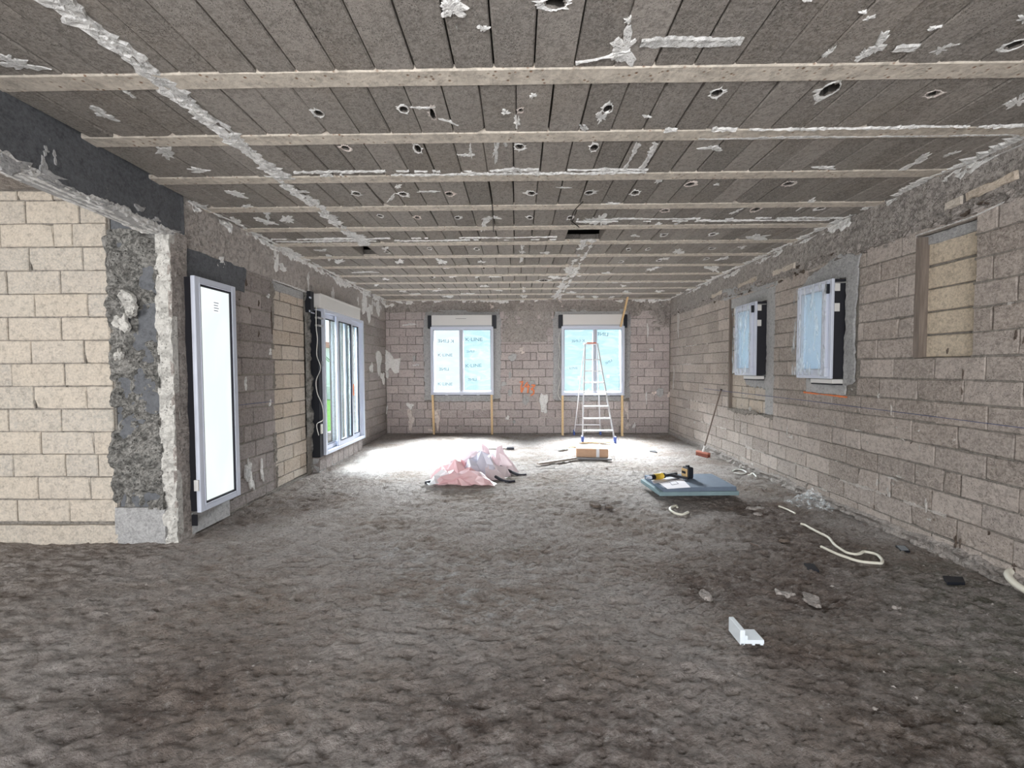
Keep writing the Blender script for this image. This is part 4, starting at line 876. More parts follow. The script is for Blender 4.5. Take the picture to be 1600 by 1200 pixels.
def word(win, u, v, size, txt, mirror=False, ang=0):
    p = at('y', YB-.105, u, v); lettering(win, WB, txt, p.x, p.z, size, .108, mirror, ang)
word(w1, 727, 533, .105, 'K·LINE'); word(w1, 684, 535, .10, 'K·LINE', True, -.03); word(w1, 727, 574, .10, 'K·LINE', False, .03); word(w1, 684, 557, .09, 'K·LINE'); word(w1, 686, 579, .09, 'LINE', True)
word(w1, 729, 551, .07, 'LINE', True, .05); word(w1, 684, 602, .09, 'K·LINE', False, -.02); word(w1, 731, 595, .08, 'LINE', True)
word(w2, 932, 524, .105, ' LINE', True, -.07); word(w2, 893, 535, .08, 'K·LINE', True, .04); word(w2, 890, 577, .07, 'LINE'); word(w2, 946, 570, .07, 'LINE', True, .5)
word(w2, 936, 515, .06, 'K·LINE'); 
for win, a, b in ((w1, 735+13, 591), (w1, 700, 590), (w2, 905, 590), (w2, 950, 588)):
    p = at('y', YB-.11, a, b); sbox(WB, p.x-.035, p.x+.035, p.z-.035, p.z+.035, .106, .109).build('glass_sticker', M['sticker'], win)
mb = MB(); r = random.Random(4)
P = [at('y', YB-.03, u, v) for u, v in ((875, 505), (877, 512), (873, 530), (875, 550), (872, 570), (877, 585), (873, 605), (872, 617), (877, 626))]
mb.tube(cr_spline(P, 4), .007, 6); mb.build('window_cable', M['cable'], w2)

def side_window(idx, y0, y1, z0, z1, label, hinges):
    e = empty(f'window_{idx}', (0, 0, 0), label=label, cat='window', kind='structure'); a0, a1 = -y1, -y0
    mb = MB(); frame_boxes(mb, WR, a0, a1, z0, z1, .045, .112, .14); mb.build('frame', M['white'], e)
    mb = MB(); frame_boxes(mb, WR, a0+.03, a1-.05, z0+.035, z1-.035, .06, .10, .165); mb.build('sash', M['white'], e)
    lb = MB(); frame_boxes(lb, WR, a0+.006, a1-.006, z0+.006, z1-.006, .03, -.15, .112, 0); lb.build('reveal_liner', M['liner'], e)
    lb = MB(); frame_boxes(lb, WR, a0+.036, a1-.036, z0+.036, z1-.036, .006, -.17, .11, 0); lb.build('outer_reveal', M['white_reveal'], e)
    sbox(WR, a0+.09, a1-.11, z0+.095, z1-.095, .125, .135).build('glass_pane', M['glass'], e)
    mb = MB(); frame_boxes(mb, WR, a0+.088, a1-.108, z0+.093, z1-.093, .012, .13, .160, 0); mb.build('glazing_bead', M['grey_frame'], e)
    for z in (z1-.13, z1-.34): sbox(WR, a1-.004, a1+.004, z, z+.085, .06, .112, .002).build('packing_tab', M['box_white'], e)
    for z in (z1-.10, z0+.07): mb = sbox(WR, a1-.055, a1-.03, z-.05, z+.05, .14, .175, .004); mb.build('hinge', M['black'] if z > 2 else M['white'], e)
    mb = MB(); mb.tube([WR.w(a1, z1-.045, .11), WR.w(a1+.01, z1-.045, .05), WR.w(a1+.03, z1-.045, .012)], .008, 6); mb.build('fixing_bracket', M['steel'], e)
    sbox(WR, a0+.2, a1-.01, z0-.05, z0-.004, .0, .11, .004).build('sill_block', M['box_white'], e)
    sbox(WR, a0+.2, a1-.01, z0-.065, z0-.052, .0, .10).build('sill_shade_strip', M['liner'], e)  # solid dark strip added as the shade below the sill block
    sheet(WR, a0-.01, a1-.03, z0+.03, z1-.02, .178, .03, 6, 9, idx*5, M['clear'], 'protective_wrap', e, .012, 3)
    return e
side_window(3, 5.97, 6.52, 1.40, 2.42, 'small tall window at right wrapped in clear plastic, farther of the two', 2)
side_window(4, 4.53, 5.08, 1.39, 2.43, 'small tall window at right in crinkled clear plastic, nearer of the two', 2)

# tall frosted pane at left
e = empty('window_5', (0, 0, 0), label='tall narrow frosted glass panel in grey white frame beside the pier', cat='window', kind='structure')
mb = MB(); frame_boxes(mb, WL, 3.79, 4.345, .22, 2.345, .06, .10, .14); mb.build('frame', M['white'], e)
mb = MB(); frame_boxes(mb, WL, 3.85, 4.285, .28, 2.285, .022, .112, .136); mb.build('glazing_bead', M['gasket'], e)
mb = MB(); frame_boxes(mb, WL, 3.842, 4.293, .272, 2.293, .012, .12, .146); mb.build('inner_trim', M['white'], e)
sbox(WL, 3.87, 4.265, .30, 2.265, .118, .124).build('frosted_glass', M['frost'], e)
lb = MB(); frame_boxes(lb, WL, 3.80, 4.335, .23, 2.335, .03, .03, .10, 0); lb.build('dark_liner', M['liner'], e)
sbox(WL, 3.79, 3.80, .1, .2, .05, .1).build('lower_packer', M['liner'], e)
sbox(WL, 3.80, 4.30, .02, .215, .0, .05).build('lower_sill', M['mortar_grey'], e)
sbox(WL, 3.775, 3.79, .42, .52, .09, .13, .002).build('packing_tab', M['box_white'], e)
p = at('x', XL+.126, 338, 479); sbox(WL, p.y-.045, p.y+.045, p.z-.06, p.z+.055, .125, .127).build('glass_label', M['sticker'], e)
for k in range(4): sbox(WL, p.y-.035, p.y+.03-.01*(k % 2), p.z+.03-k*.025, p.z+.037-k*.025, .1275, .1285).build('label_print', M['pencil'], e)

# sliding glazed door
e = empty('door_1', (0, 0, 0), label='white framed sliding glass door looking out on grass, left wall', cat='door', kind='structure')
y0, y1, z0, z1 = 6.32, 7.95, .23, 2.40
mb = MB(); frame_boxes(mb, WL, y0, y1, z0, z1, .05, .0, .14); mb.build('frame', M['white'], e)
lb = MB(); frame_boxes(lb, WL, y0+.004, y1-.004, z0+.004, z1-.004, .04, -.17, .0, 0); lb.build('reveal_liner', M['white_reveal'], e)
sbox(WL, 6.21, 6.318, .22, 2.36, -.05, .10, .003).build('black_jamb_strip', M['black'], e)
def leaf(a0, a1, c, nm='sliding_leaf'):
    lf = empty(nm); lf.parent = e
    mb = MB(); frame_boxes(mb, WL, a0, a1, z0+.05, z1-.05, .075, c, c+.035); mb.build('leaf_frame', M['white'], lf)
    sbox(WL, a0+.07, a1-.07, z0+.12, z1-.12, c+.014, c+.020).build('glass_pane', M['glass'], lf)
    mb = MB(); frame_boxes(mb, WL, a0+.073, a1-.073, z0+.123, z1-.123, .01, c+.01, c+.04, 0); mb.build('gasket', M['gasket'], lf); return lf
leaf(6.36, 7.06, .04); leaf(6.80, 7.45, .09); leaf(7.25, 7.91, .04)
sbox(WL, 7.42, 7.45, 1.05, 1.25, .125, .135, .003).build('orange_sticker', M['orange_paint'], e)
sbox(WL, 6.19, 7.76, 2.40, 2.60, -.1, .15, .008).build('roller_box', M['box_white'], e)
sbox(WL, 6.19, 7.76, 2.575, 2.605, .15, .158, .003).build('roller_box_lip', M['box_white'], e)
sbox(WL, 6.085, 6.19, 2.32, 2.62, -.06, .06, .005).build('end_cap', M['black'], e)
for (u, v, ru, rv) in ((485, 465, 3, 1.5), (489, 489, 5, 1), (484, 486, 1.6, 1.6)):
    p = at('x', XL+.065, u, v); sbox(WL, p.y-ru*.01, p.y+ru*.01, p.z-rv*.008, p.z+rv*.008, .06, .066, .001).build('sealant_mark', M['white'], e)
for z in (2.13, 2.24): sbox(WL, 6.16, 6.33, z, z+.025, .08, .13, .003).build('fixing_bracket', M['steel'], e)
for z in (1.55, .98): sbox(WL, 6.30, 6.318, z, z+.08, .06, .12, .002).build('packing_tab', M['grey_frame'], e)
P = [at('x', XL+.12, u, v) for u, v in ((494, 477), (494, 510), (496, 530), (495, 555), (501, 575), (494, 595), (496, 615), (503, 632), (505, 655), (495, 663), (498, 680))]
mb = MB(); mb.tube(cr_spline(P, 5), .006, 6); mb.build('motor_cable', M['cable'], e)
p = at('x', XL+.12, 502, 668); sbox(WL, p.y-.02, p.y+.02, p.z-.09, p.z+.05, .115, .135, .004).build('cable_connector', M['cable'], e)

# ------------------------------------------------------------------ outside
gm = masonry('lawn', (.10, .26, .05), (.22, .42, .10), specks=0, grain=30, tint=0)
mb = MB(); mb.box(-26, XL-1.8, 4, 30, -.35, -.12); tag(mb.build('lawn', gm), 'bright green lawn outside the sliding glass door', 'lawn', kind='structure')
mb = MB(); mb.box(XL-1.8, XL-.17, 4, 30, -.35, -.06); tag(mb.build('gravel_strip', masonry('pale_gravel', (.6, .58, .54), (.8, .78, .74), grain=40, specks=.3)), 'pale gravel strip outside the sliding glass door', 'path', kind='structure')
pw = masonry('white_render', (.78, .78, .76), (.86, .86, .84), specks=0, pits=0, bump=.2)
def outsider(name, parts, label, cat):
    o = empty(name, (0, 0, 0), label=label, cat=cat)
    for nm, bx, mt in parts:
        mb = MB(); mb.box(*bx, bev=.01); mb.build(nm, mt, o)
    return o
outsider('neighbour_house', [('wall', (-15.5, -12.5, 25.5, 32, -.2, 2.9), pw), ('roof', (-15.8, -12.2, 25.2, 32.3, 2.9, 3.25), plain('roof_tile', (.45, .2, .14), .8, var=.2)), ('window', (-14.2, -13.2, 25.44, 25.5, .9, 2.1), plain('shutter_blue', (.2, .28, .38), .6)), ('garden_wall', (-13.0, -9.0, 23.0, 23.3, -.2, .6), pw)], 'low white neighbouring house seen through the sliding door', 'house')
o = empty('porch_post', (-3.75, 9.15, -.1), label='white rendered porch wall end seen through the middle glass leaf', cat='post')
mb = MB(); mb.box(-.12, .12, -.35, .35, 0, 3.2, bev=.01); mb.build('shaft', pw, o); mb = MB(); mb.box(-.13, -.10, -.38, -.30, 0, 3.2, bev=.005); mb.build('edge_board', plain('brown_edge', (.28, .22, .17), .8), o)
o = empty('palm', (-11.2, 21.5, -.15), label='small palm with arching fronds on the lawn', cat='palm'); pt = MB(); pt.tube([(0, 0, 0), (.05, 0, 1.2), (0, .1, 2.6)], .14, 8, .1); pt.build('trunk', M['pole'], o)
fr = plain('frond', (.10, .22, .08), .7)
for k in range(11):
    th = k*2*math.pi/11; mb = MB(); L2 = 1.7; pts = [V((math.cos(th)*L2*t, math.sin(th)*L2*t, 2.6+.9*t-1.5*t*t)) for t in (0, .25, .5, .75, 1)]; q = V((-math.sin(th), math.cos(th), 0))
    for i in range(4): mb.add([pts[i]-q*.14, pts[i]+V((0, 0, .05)), pts[i]+q*.14, pts[i+1]+q*.12, pts[i+1]+V((0, 0, .05)), pts[i+1]-q*.12], [(0, 1, 4, 5), (1, 2, 3, 4)])
    mb.build('frond', fr, o)
mb = MB(); mb.box(XR+.17, 30, -5, 34, -.35, -.12); tag(mb.build('yard', masonry('yard_gravel', (.5, .48, .44), (.62, .6, .56))), 'pale yard outside the right wall windows', 'yard', kind='structure')
outsider('garden_wall', [('wall', (8.0, 8.25, 0, 20, -.2, 1.9), pw), ('coping', (7.95, 8.3, 0, 20, 1.9, 1.98), M['concrete_pale'])], 'white garden wall outside the right windows', 'wall')

# ------------------------------------------------------------------ things in the room
def on(u, v, dz=0):
    p = at('z', 0, u, v)
    for _ in range(3): p = at('z', floor_z(p.x, p.y), u, v)
    return p+V((0, 0, dz))

# stepladder
FL, FR = V((1.26, 8.50, floor_z(1.26, 8.5)+.0)), V((1.90, 8.50, floor_z(1.9, 8.5)))
zb = floor_z(1.3, 9.45)
TL_, TR_ = V((1.385, 9.02, 2.02)), V((1.64, 9.02, 2.02))
BL_, BR_ = V((1.22, 9.48, zb)), V((1.80, 9.48, zb))
lad = empty('stepladder', (1.58, 9.0, 0), label='open aluminium stepladder with orange top in front of the right far window', cat='ladder')
O_ = V((1.58, 9.0, 0)); fL, fR, tL, tR, bL, bR = [p-O_ for p in (FL, FR, TL_, TR_, BL_, BR_)]
for a, b in ((fL, tL), (fR, tR)): MB().bar(a+V((0, 0, .03)), b, .022, .055, (0, 1, 0)).build('front_rail', M['alu'], lad)
for a, b in ((bL, tL+V((-.0, .05, -.03))), (bR, tR+V((0, .05, -.03)))): MB().bar(a+V((0, 0, .03)), b, .018, .035, (0, 1, 0)).build('rear_rail', M['alu'], lad)
for k in range(7):
    t = (k+1)/8.4; a = fL.lerp(tL, t); b = fR.lerp(tR, t)
    MB().box(a.x, b.x, (a.y)-.035, a.y+.045, a.z-.012, a.z+.012, bev=.003).build('step', M['alu'], lad)
MB().box(tL.x-.02, tR.x+.02, tL.y-.05, tL.y+.10, tL.z-.02, tL.z+.005, bev=.004).build('top_cap', M['alu'], lad)
MB().box(tL.x+.03, tR.x-.03, tL.y-.06, tL.y+.09, tL.z+.005, tL.z+.025, bev=.006).build('tool_tray', M['red'], lad)
MB().bar(bL.lerp(tL, .12), bR.lerp(tR, .12), .018, .02).build('rear_brace', M['alu'], lad)
for a in (fL, fR): MB().box(a.x-.025, a.x+.025, a.y-.05, a.y+.03, a.z+.0, a.z+.14, bev=.006).build('foot', M['blue'], lad)
for a in (bL, bR): MB().box(a.x-.02, a.x+.02, a.y-.03, a.y+.03, a.z+.0, a.z+.12, bev=.006).build('foot', M['blue'], lad)
MB().bar(fL+V((-.03, -.02, .02)), fR+V((.03, -.02, .02)), .03, .025).build('stabiliser_bar', M['alu'], lad)

# battens under the windows
bat = [((676, 617), (680, 677), 'pine batten propped below the left edge of the left far window'), ((768, 617), (769, 679), 'pine batten propped below the right edge of the left far window'),
       ((879, 618), (879, 680.5), 'pine batten propped under the left edge of the right far window'), ((972, 618), (972, 682), 'pine batten propped under the right edge of the right far window')]
for (t_, b_, lb) in bat:
    p1 = at('y', YB-.12, *t_); p0 = on(*b_); p0.y = min(p0.y, YB-.10); p0.z = floor_z(p0.x, p0.y)-.0; p1.z = .925; d = empty('batten', p0, label=lb, cat='batten', group='battens under the far windows')
    MB().bar((0, 0, 0), p1-p0, .045, .03, (0, 1, 0)).build('batten', M['wood'], d)
p0 = at('y', YB-.2, 970, 509); p1 = at('y', YB-.35, 981.5, 461); d = empty('lath', p0, label='pine lath leaning up to the ceiling across the top right of the right far window', cat='lath')
MB().bar((0, .02, -.02), p1-p0, .035, .05, (0, 1, 0)).build('lath', M['wood'], d)

# cardboard box, tray, strips
c = on(927, 716); d = empty('cardboard_box', (1.22, 7.17, floor_z(1.22, 7.1)+.02), -.10, label='small brown cardboard box with silver strap in the sunlit patch', cat='box')
MB().box(-.26, .26, -.10, .16, .0, .14, bev=.004).build('carton', M['card'], d)
MB().box(.065, .115, -.106, .166, -.004, .146, bev=.001).build('strap', M['alu'], d)
MB().box(-.26, .26, -.005, .005, .14, .143).build('flap_seam', M['gasket'], d)
d = empty('metal_tray', (1.23, 6.95, floor_z(1.23, 6.95)+.012), -.10, label='flat dark grey metal strip lying along the front of the cardboard box', cat='strip')
MB().box(-.27, .27, -.05, .05, 0, .022, bev=.006).build('strip', plain('dark_metal', (.22, .22, .23), .5, .3), d)
def strip_thing(name, p, q, wd, ht, mat, label, cat, lift=.012, **k):
    p, q = V(p), V(q); m = (p+q)/2; zz = max(floor_z(t.x, t.y) for t in (p, q, m)); d = empty(name, (m.x, m.y, zz+lift), label=label, cat=cat, **k)
    a = p-m; b = q-m; a.z = b.z = ht/2; MB().bar(a, b, wd, ht).build('bar', mat, d); return d
strip_thing('wood_strip', on(841, 728), on(899, 718.5), .06, .03, M['wood_grey'], 'long weathered wood strip on the floor left of the cardboard box', 'wood strip')
strip_thing('wood_strip', on(904, 693.5), on(953, 693.5), .035, .02, M['wood'], 'thin pale lath on the floor at the foot of the stepladder', 'lath')
strip_thing('putty_knife_handle', on(888, 701), on(902, 699.5), .03, .02, M['wood'], 'wooden tool handle behind the cardboard box', 'tool')
d = strip_thing('trowel_blade', on(873, 705), on(887, 702), .06, .015, M['foam'], 'white trowel left of the cardboard box', 'trowel')

# crumpled pink sheeting
def crumple(parent, cx, cy, rx, ry, h, seed, mat, name, n=13, tilt=0, z0=0):
    r = random.Random(seed); mb = MB(); ids = {}
    for i in range(n+1):
        for j in range(n+1):
            u, v = i/n*2-1+r.uniform(-.04, .04), j/n*2-1+r.uniform(-.04, .04); d_ = math.hypot(u, v)
            k = 1/max(1, d_)**.55*(1+.25*math.sin(3*math.atan2(v, u)+seed)); x, y = cx+u*rx*k, cy+v*ry*k
            z = z0+h*max(0, 1-d_**1.6*.75)*(.5+.8*r.random()**.8)+(.5-abs(float(fbm(u*2.6+seed, v*2.6, 1, 3))))*h*.7*max(0, 1.1-d_)-h*.2*r.random()*(i+j)%2*.0
            if i in (0, n) or j in (0, n): z = z0+abs(r.gauss(0, .02))+.005
            ids[i, j] = len(mb.v); mb.v.append((x+r.uniform(-.03, .03), y+r.uniform(-.03, .03), max(.004, z)))
    for i in range(n):
        for j in range(n):
            a, b, c, d = ids[i, j], ids[i+1, j], ids[i+1, j+1], ids[i, j+1]
            mb.f += [(a, b, c), (a, c, d)] if r.random() < .5 else [(a, b, d), (b, c, d)]
    return mb.build(name, mat, parent)
PX, PY = -.62, 6.05
pile = empty('plastic_sheeting', (PX, PY, floor_z(PX, PY)), label='heap of crumpled pink and white plastic sheeting on the floor in the light', cat='plastic sheeting')
crumple(pile, 0, 0, .42, .40, .26, 3, M['pink2'], 'sheet', 11)
crumple(pile, -.22, -.30, .30, .28, .20, 5, M['pink1'], 'sheet', 9)
crumple(pile, .05, -.12, .26, .30, .30, 8, M['lilac'], 'sheet', 8)
crumple(pile, .02, .22, .22, .20, .32, 12, M['pink2'], 'sheet', 7)
crumple(pile, .34, .12, .20, .18, .28, 21, M['pink2'], 'sheet', 7)
crumple(pile, -.05, -.50, .36, .14, .16, 23, M['pink1'], 'sheet', 8)
crumple(pile, -.40, -.42, .16, .16, .12, 27, M['white_film'], 'sheet', 6)
crumple(pile, .18, .34, .26, .14, .22, 29, M['white_film'], 'sheet', 7)
for seed, pts in ((1, [(.35, 0, .12), (.5, -.02, .05), (.62, -.10, .02), (.72, -.08, .015)]), (2, [(.30, -.35, .06), (.42, -.42, .02), (.50, -.45, .02), (.56, -.42, .015)]), (3, [(-.45, -.2, .08), (-.52, -.35, .02), (-.6, -.5, .015)])):
    mb = MB(); mb.tube(cr_spline(pts, 4), .02, 6); mb.build('black_strap', M['blackfilm'], pile)
# black tool with thin handle behind the heap
a, b = on(755, 703), on(800, 702); d = empty('scraper', b, label='thin dark scraper lying behind the pink plastic heap', cat='scraper')
MB().bar(V((0, 0, .015)), a-b+V((0, 0, .015)), .015, .015).build('shaft', M['pole'], d); MB().box(-.10, .04, -.06, .06, 0, .04, bev=.01).build('head', M['blackfilm'], d)

# insulation boards with tools and papers on them
def board(corners, z0, th, mat, label, nm='insulation_board'):
    P = [V(p) for p in corners]; m = sum(P, V())/4; d = empty(nm, (m.x, m.y, z0), label=label, cat='insulation board', group='insulation boards')
    vs = [(p.x-m.x, p.y-m.y, h) for h in (0, th) for p in P]; mb = MB(); mb.add(vs, [(3, 2, 1, 0), (4, 5, 6, 7)]+[(i, (i+1) % 4, 4+(i+1) % 4, 4+i) for i in range(4)]); o = mb.build('board', mat, d)
    b = o.modifiers.new('b', 'BEVEL'); b.width = .004; b.segments = 1; return d
zf = .07
def onz(z, u, v): return at('z', z, u, v)
low = [onz(.075, 1030, 774), onz(.075, 1156, 770), onz(.125, 1118, 740), onz(.125, 1001, 748)]
lowt = [(1.62, 5.22), (2.62, 5.28), (2.66, 6.02), (1.66, 5.98)]
top_c = [onz(.164, 1037, 762), onz(.164, 1151, 760.5), onz(.164, 1112, 740), onz(.164, 1007, 742)]
low_c = [onz(.112, 1031, 768.8), onz(.112, 1155, 767.8), onz(.112, 1117, 746), onz(.112, 1001, 748.5)]
board(low_c, .065, .047, M['board_low'], 'lower blue green insulation board of the stack of two on the floor')
board(top_c, .114, .05, M['board'], 'upper blue grey insulation board carrying tools and papers')
for i, (x, y) in enumerate(((1.8, 5.35), (2.45, 5.35), (1.85, 5.9), (2.5, 5.9))):
    pass
mb = MB(); zz = floor_z(2.1, 5.6); cx = sum(p.x for p in low_c)/4; cy = sum(p.y for p in low_c)/4
d = empty('bearer', (cx+.1, cy, zz-.02), label='dark timber bearer under the insulation boards', cat='bearer'); MB().box(-.40, .42, -.05, .05, 0, .085-zz+.0).build('beam', M['wood_grey'], d)
ZT = .166
def sheetpaper(pts, z, label):
    P = [onz(z, u, v) for u, v in pts]; m = sum(P, V())/4; d = empty('paper_sheet', (m.x, m.y, z), label=label, cat='paper')
    vs = [(p.x-m.x, p.y-m.y, h) for h in (0, .0015) for p in P]; mb = MB(); mb.add(vs, [(3, 2, 1, 0), (4, 5, 6, 7)]+[(i, (i+1) % 4, 4+(i+1) % 4, 4+i) for i in range(4)]); mb.build('sheet', M['paper'], d); return d, m
sheetpaper([(1022, 756), (1058, 748), (1052, 745), (1017, 750)], ZT, 'plain white paper sheet under the sketched one on the upper board')
d, m_ = sheetpaper([(1043, 764), (1079, 761.5), (1066, 748), (1029, 754.5)], ZT+.003, 'white paper sheet with a pencil sketch on the upper board')
for q in ([(1046, 753), (1055, 751.5)], [(1055, 751.5), (1060, 755.5)], [(1060, 755.5), (1050, 757.5)], [(1050, 757.5), (1046, 753)], [(1042, 753.5), (1046, 753)]):
    a, b = [onz(ZT+.006, *t)-V((m_.x, m_.y, ZT+.003)) for t in q]; MB().bar(a, b, .008, .001).build('pencil_line', M['pencil'], d)
# sealant gun
a, b = onz(ZT+.04, 1017, 746), onz(ZT+.04, 1038, 743); m_ = (a+b)/2; d = empty('sealant_gun', (m_.x, m_.y, ZT), label='black sealant gun with yellow cartridge lying at the left rear of the upper board', cat='sealant gun')
a -= V((m_.x, m_.y, ZT)); b -= V((m_.x, m_.y, ZT)); dv = (b-a).normalized()
MB().tube([a, b], .032, 10).build('barrel', M['black'], d, True); MB().tube([a.lerp(b, .25), a.lerp(b, .85)], .036, 10).build('cartridge', M['yellow'], d, True)
MB().tube([a-dv*.07, a], .010, 8, .022).build('nozzle', M['white'], d, True); MB().bar(b, b+dv*.20, .03, .03).build('rod_housing', M['black'], d)
MB().bar(b+dv*.10, b+dv*.22+V((.06, -.16, -.02)), .03, .025).build('handle', M['black'], d); MB().bar(b+dv*.05, b+dv*.16+V((.02, -.12, -.02)), .02, .012).build('trigger', M['black'], d)
# upright laser level
p = onz(ZT, 1076, 747); d = empty('tape_measure', p, .35, label='black and yellow tool standing upright in the middle of the upper board', cat='tool')
MB().box(-.045, .045, -.04, .07, 0, .135, bev=.012).build('body', M['black'], d); MB().box(-.062, -.044, -.035, .06, .02, .12, bev=.006).build('side_cover', M['tan_plastic'], d)
MB().box(-.066, -.060, -.02, .045, .06, .09, bev=.002).build('side_mark', M['black'], d); MB().box(-.02, .02, .0, .04, .13, .155, bev=.006).build('top_button', M['black'], d)

# broom
p0 = on(1097, 712, .05); top = at('x', XR-.012, 1127, 608)
d = empty('broom', (p0.x, p0.y, p0.z-.05), label='broom with red brown head leaning against the right wall', cat='broom'); o = d.location
h1, h2 = on(1089, 711), on(1108, 716); hm = (h1+h2)/2; ang = math.atan2(h2.y-h1.y, h2.x-h1.x)
RM = Matrix.Translation(V((hm.x, hm.y, floor_z(hm.x, hm.y)))-V(o)) @ Matrix.Rotation(ang, 4, 'Z'); hl = (h2-h1).length/2
MB().box(-hl, hl, -.03, .03, .055, .085, RM, .004).build('head_block', plain('red_brown_wood', (.42, .16, .11), .7), d); MB().box(-hl*.97, hl*.97, -.028, .028, 0, .056, RM).build('bristles', M['bristle'], d)
c0 = RM @ V((0, 0, .08)); MB().tube([c0, V(top)-V(o)], .011, 8).build('pole', M['pole'], d); dd = (V(top)-V(o)-c0)
MB().tube([c0, c0+dd*.10], .019, 8).build('socket', M['box_white'], d); MB().tube([c0+dd*.985, c0+dd], .016, 8).build('end_grip', M['black'], d)

# cables and pipes on the floor
def floor_tube(name, uv, r, mat, label, cat, n=5, group=None):
    P = [on(u, v, r*.9+.004) for u, v in uv]; P = cr_spline(P, n); P = [V((p.x, p.y, floor_z(p.x, p.y)+r*.9+.006)) for p in P]
    m = P[len(P)//2].copy(); d = empty(name, (m.x, m.y, m.z-r), label=label, cat=cat); MB().tube([p-V(d.location) for p in P], r, 8).build('tube', mat, d, True); return d
floor_tube('conduit', [(1251, 821), (1258, 823), (1272, 831), (1288, 839), (1296, 844), (1303, 853), (1312, 860), (1322, 866), (1335, 869), (1344, 868), (1350, 865), (1362, 867), (1372, 871), (1378, 878), (1377, 883), (1369, 883), (1345, 880.5), (1317, 872), (1300, 865), (1283, 857)], .011, M['hose'], 'long looping white conduit on the floor by the right wall', 'conduit')
floor_tube('cable_offcut', [(1058, 795), (1056, 792.5), (1049, 795), (1047, 799), (1054, 804), (1066, 806.5), (1075, 803)], .012, M['hose'], 'short curled white cable offcut in front of the insulation boards', 'cable')
floor_tube('cable_coil', [(1144, 738), (1150, 735), (1160, 736), (1166, 740), (1158, 742), (1146, 740)], .009, M['cable'], 'small loop of white cable near the right wall', 'cable')
floor_tube('cable_offcut', [(1156, 730.5), (1176, 730), (1174, 733), (1158, 732)], .011, M['cable'], 'flat white cable end behind the small loop by the right wall', 'cable')
floor_tube('cable_offcut', [(1169, 743.5), (1172, 744), (1176, 741), (1182, 747)], .010, M['cable'], 'white cable tail beside the small loop by the right wall', 'cable')
floor_tube('thin_rod', [(1217, 793), (1230, 798), (1242, 804)], .009, M['hose'], 'short thin pale rod on the floor before the clear plastic bag', 'rod')
p = at('x', XR, 1592, 900); P = [p+V((.05, .05, .02)), p+V((-.05, .02, .0)), p+V((-.10, -.10, -.03)), p+V((-.10, -.35, -.06))]
d = empty('pipe_stub', (p.x, p.y, p.z), label='pale plastic pipe coming out of a hole low in the right wall', cat='pipe'); MB().tube([q-p for q in cr_spline(P, 5)], .022, 10).build('tube', M['hose'], d, True)

# clear plastic bag by the wall
p = on(1268, 792); d = empty('clear_plastic_bag', p, label='crumpled clear plastic bag at the foot of the right wall', cat='plastic bag')
crumple(d, 0, 0, .19, .17, .16, 31, M['clear_floor'], 'film', 9); crumple(d, .10, -.04, .10, .10, .08, 33, M['clear_floor'], 'film', 6)

# white L-shaped polystyrene piece
q0 = on(1156, 1003); d = empty('polystyrene_corner', (1.232, 2.33, floor_z(1.2, 2.33)+.006), .0, label='white L shaped foam corner piece alone on the near floor', cat='foam piece')
Lm = MB(); Lm.box(-.035, -.008, -.03, .10, 0, .082, bev=.002); Lm.build('upright_slab', M['foam'], d)
MB().box(-.008, .095, -.03, .07, .006, .028, bev=.002).build('flat_slab', M['foam'], d); MB().box(-.008, .006, -.03, .075, .028, .052, bev=.001).build('step_ridge', M['foam'], d)
for x in (-.03, .03, .075): MB().box(x, x+.015, -.03, .06, 0, .008).build('foot_rib', M['foam'], d)

# black and grey offcuts
def wedge(uv, ht, mat, label, top=None):
    P = [on(u, v) for u, v in uv]; m = sum(P, V())/4; z = max(floor_z(p.x, p.y) for p in P)
    d = empty('plastic_shim', (m.x, m.y, z-.004), label=label, cat='shim', group='flat shims lying about the floor')
    vs = [(p.x-m.x, p.y-m.y, h) for h in (0, ht) for p in P]; mb = MB(); mb.add(vs, [(3, 2, 1, 0), (4, 5, 6, 7)]+[(i, (i+1) % 4, 4+(i+1) % 4, 4+i) for i in range(4)]); mb.build('body', mat, d)
    if top: mb = MB(); mb.add([(p[0]*.85, p[1]*.85, ht+.002) for p in vs[4:]]+[(p[0]*.85, p[1]*.85, ht-.002) for p in vs[4:]], [(0, 1, 2, 3)]+[(i, (i+1) % 4, 4+(i+1) % 4, 4+i) for i in range(4)]); mb.build('top_face', top, d)
wedge([(1263, 894), (1280, 894.5), (1272, 884), (1256, 882.5)], .018, M['black'], 'small black shim left of the white conduit end')
wedge([(1408, 863), (1422, 863), (1414, 855), (1399, 854)], .014, M['black'], 'black shim with a grey top close to the right wall', plain('grey_top', (.22, .24, .26), .6))
wedge([(1480, 913), (1508, 914.5), (1504, 906), (1473, 903)], .02, M['black'], 'large black shim at far right of the floor, near the wall')
wedge([(1173, 850.5), (1185, 855), (1183, 853), (1171, 848.5)], .012, M['pole'], 'thin dark sliver in the middle of the right floor')
wedge([(1016, 706.5), (1027, 708), (1024, 705), (1015, 705)], .02, M['black'], 'small black piece on the far floor right of the ladder')
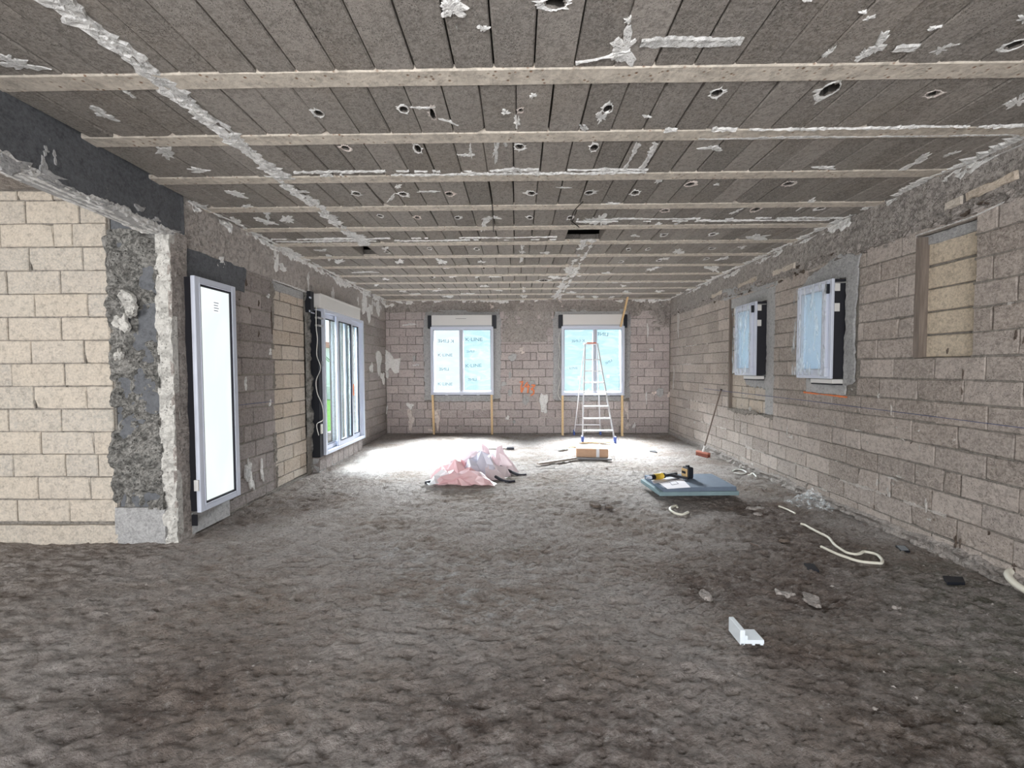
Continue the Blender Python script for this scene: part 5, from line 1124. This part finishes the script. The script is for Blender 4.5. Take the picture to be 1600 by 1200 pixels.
# flakes of mortar
for i, (u, v, s, lb) in enumerate(((1182, 795, .10, 'flat pale mortar flake beyond the thin rod'), (1192, 763, .09, 'flat grey flake right of the insulation boards'), (1268, 938, .09, 'curled mortar flake on the right near floor'), (1224, 928, .07, 'grey mortar flake left of the curled one'), (1102, 930, .07, 'pale mortar flake left of centre near floor'), (1400, 950, .025, 'tiny crumb with pale face on the right floor'), (930, 789, .10, 'dark mortar lump in the middle floor hollow'), (950, 792, .06, 'small dark lump at the edge of the floor hollow'), (1183, 804, .06, 'brown flake beside the pale mortar flake'), (1225, 845, .05, 'thin dark chip between bag and conduit'))):
    p = on(u, v); d = empty('mortar_flake', (p.x, p.y, p.z-.006), R_.uniform(0, 3), label=lb, cat='mortar flake', group='mortar flakes on the floor'); r = random.Random(i); n = 9
    o1 = [(math.cos(2*math.pi*k/n)*s*r.uniform(.6, 1.2), math.sin(2*math.pi*k/n)*s*.6*r.uniform(.6, 1.2)) for k in range(n)]
    mb = MB(); mb.add([(x, y, 0) for x, y in o1]+[(x*.85, y*.85, .012+r.uniform(0, .014)) for x, y in o1], [(k, (k+1) % n, n+(k+1) % n, n+k) for k in range(n)]+[tuple(range(n, 2*n))]); mb.build('flake', M['concrete'] if 'pale' in lb or 'grey' in lb or 'curled' in lb else M['dirt'], d)

# crumbs and grit
mb = MB(); r = random.Random(99)
for i in range(3600):
    if i < 1200: x = XR-.10-abs(r.gauss(0, .25)); y = r.uniform(2.2, 9.6)
    elif i < 1700: x = r.uniform(XL+.1, XR-.1); y = YB-.04-abs(r.gauss(0, .15))
    elif i < 2000: x = XL+.08+abs(r.gauss(0, .15)); y = r.uniform(4.4, 9.6)
    else: x = r.uniform(-3, 3.2); y = r.uniform(1.8, 9.5)
    if x > XR-.06: continue
    s = r.uniform(.003, .009)*(1.4 if r.random() < .1 else 1); z = floor_z(x, y); vs = [(x+r.uniform(-s, s)*1.3, y+r.uniform(-s, s)*1.3, z+r.uniform(-.3, 1)*s) for _ in range(5)]+[(x, y, z+s)]
    mb.add(vs, [(0, 1, 5), (1, 2, 5), (2, 3, 5), (3, 4, 5), (4, 0, 5), (0, 1, 2)])
tag(mb.build('grit', M['concrete'], FLOOR), kind='stuff')
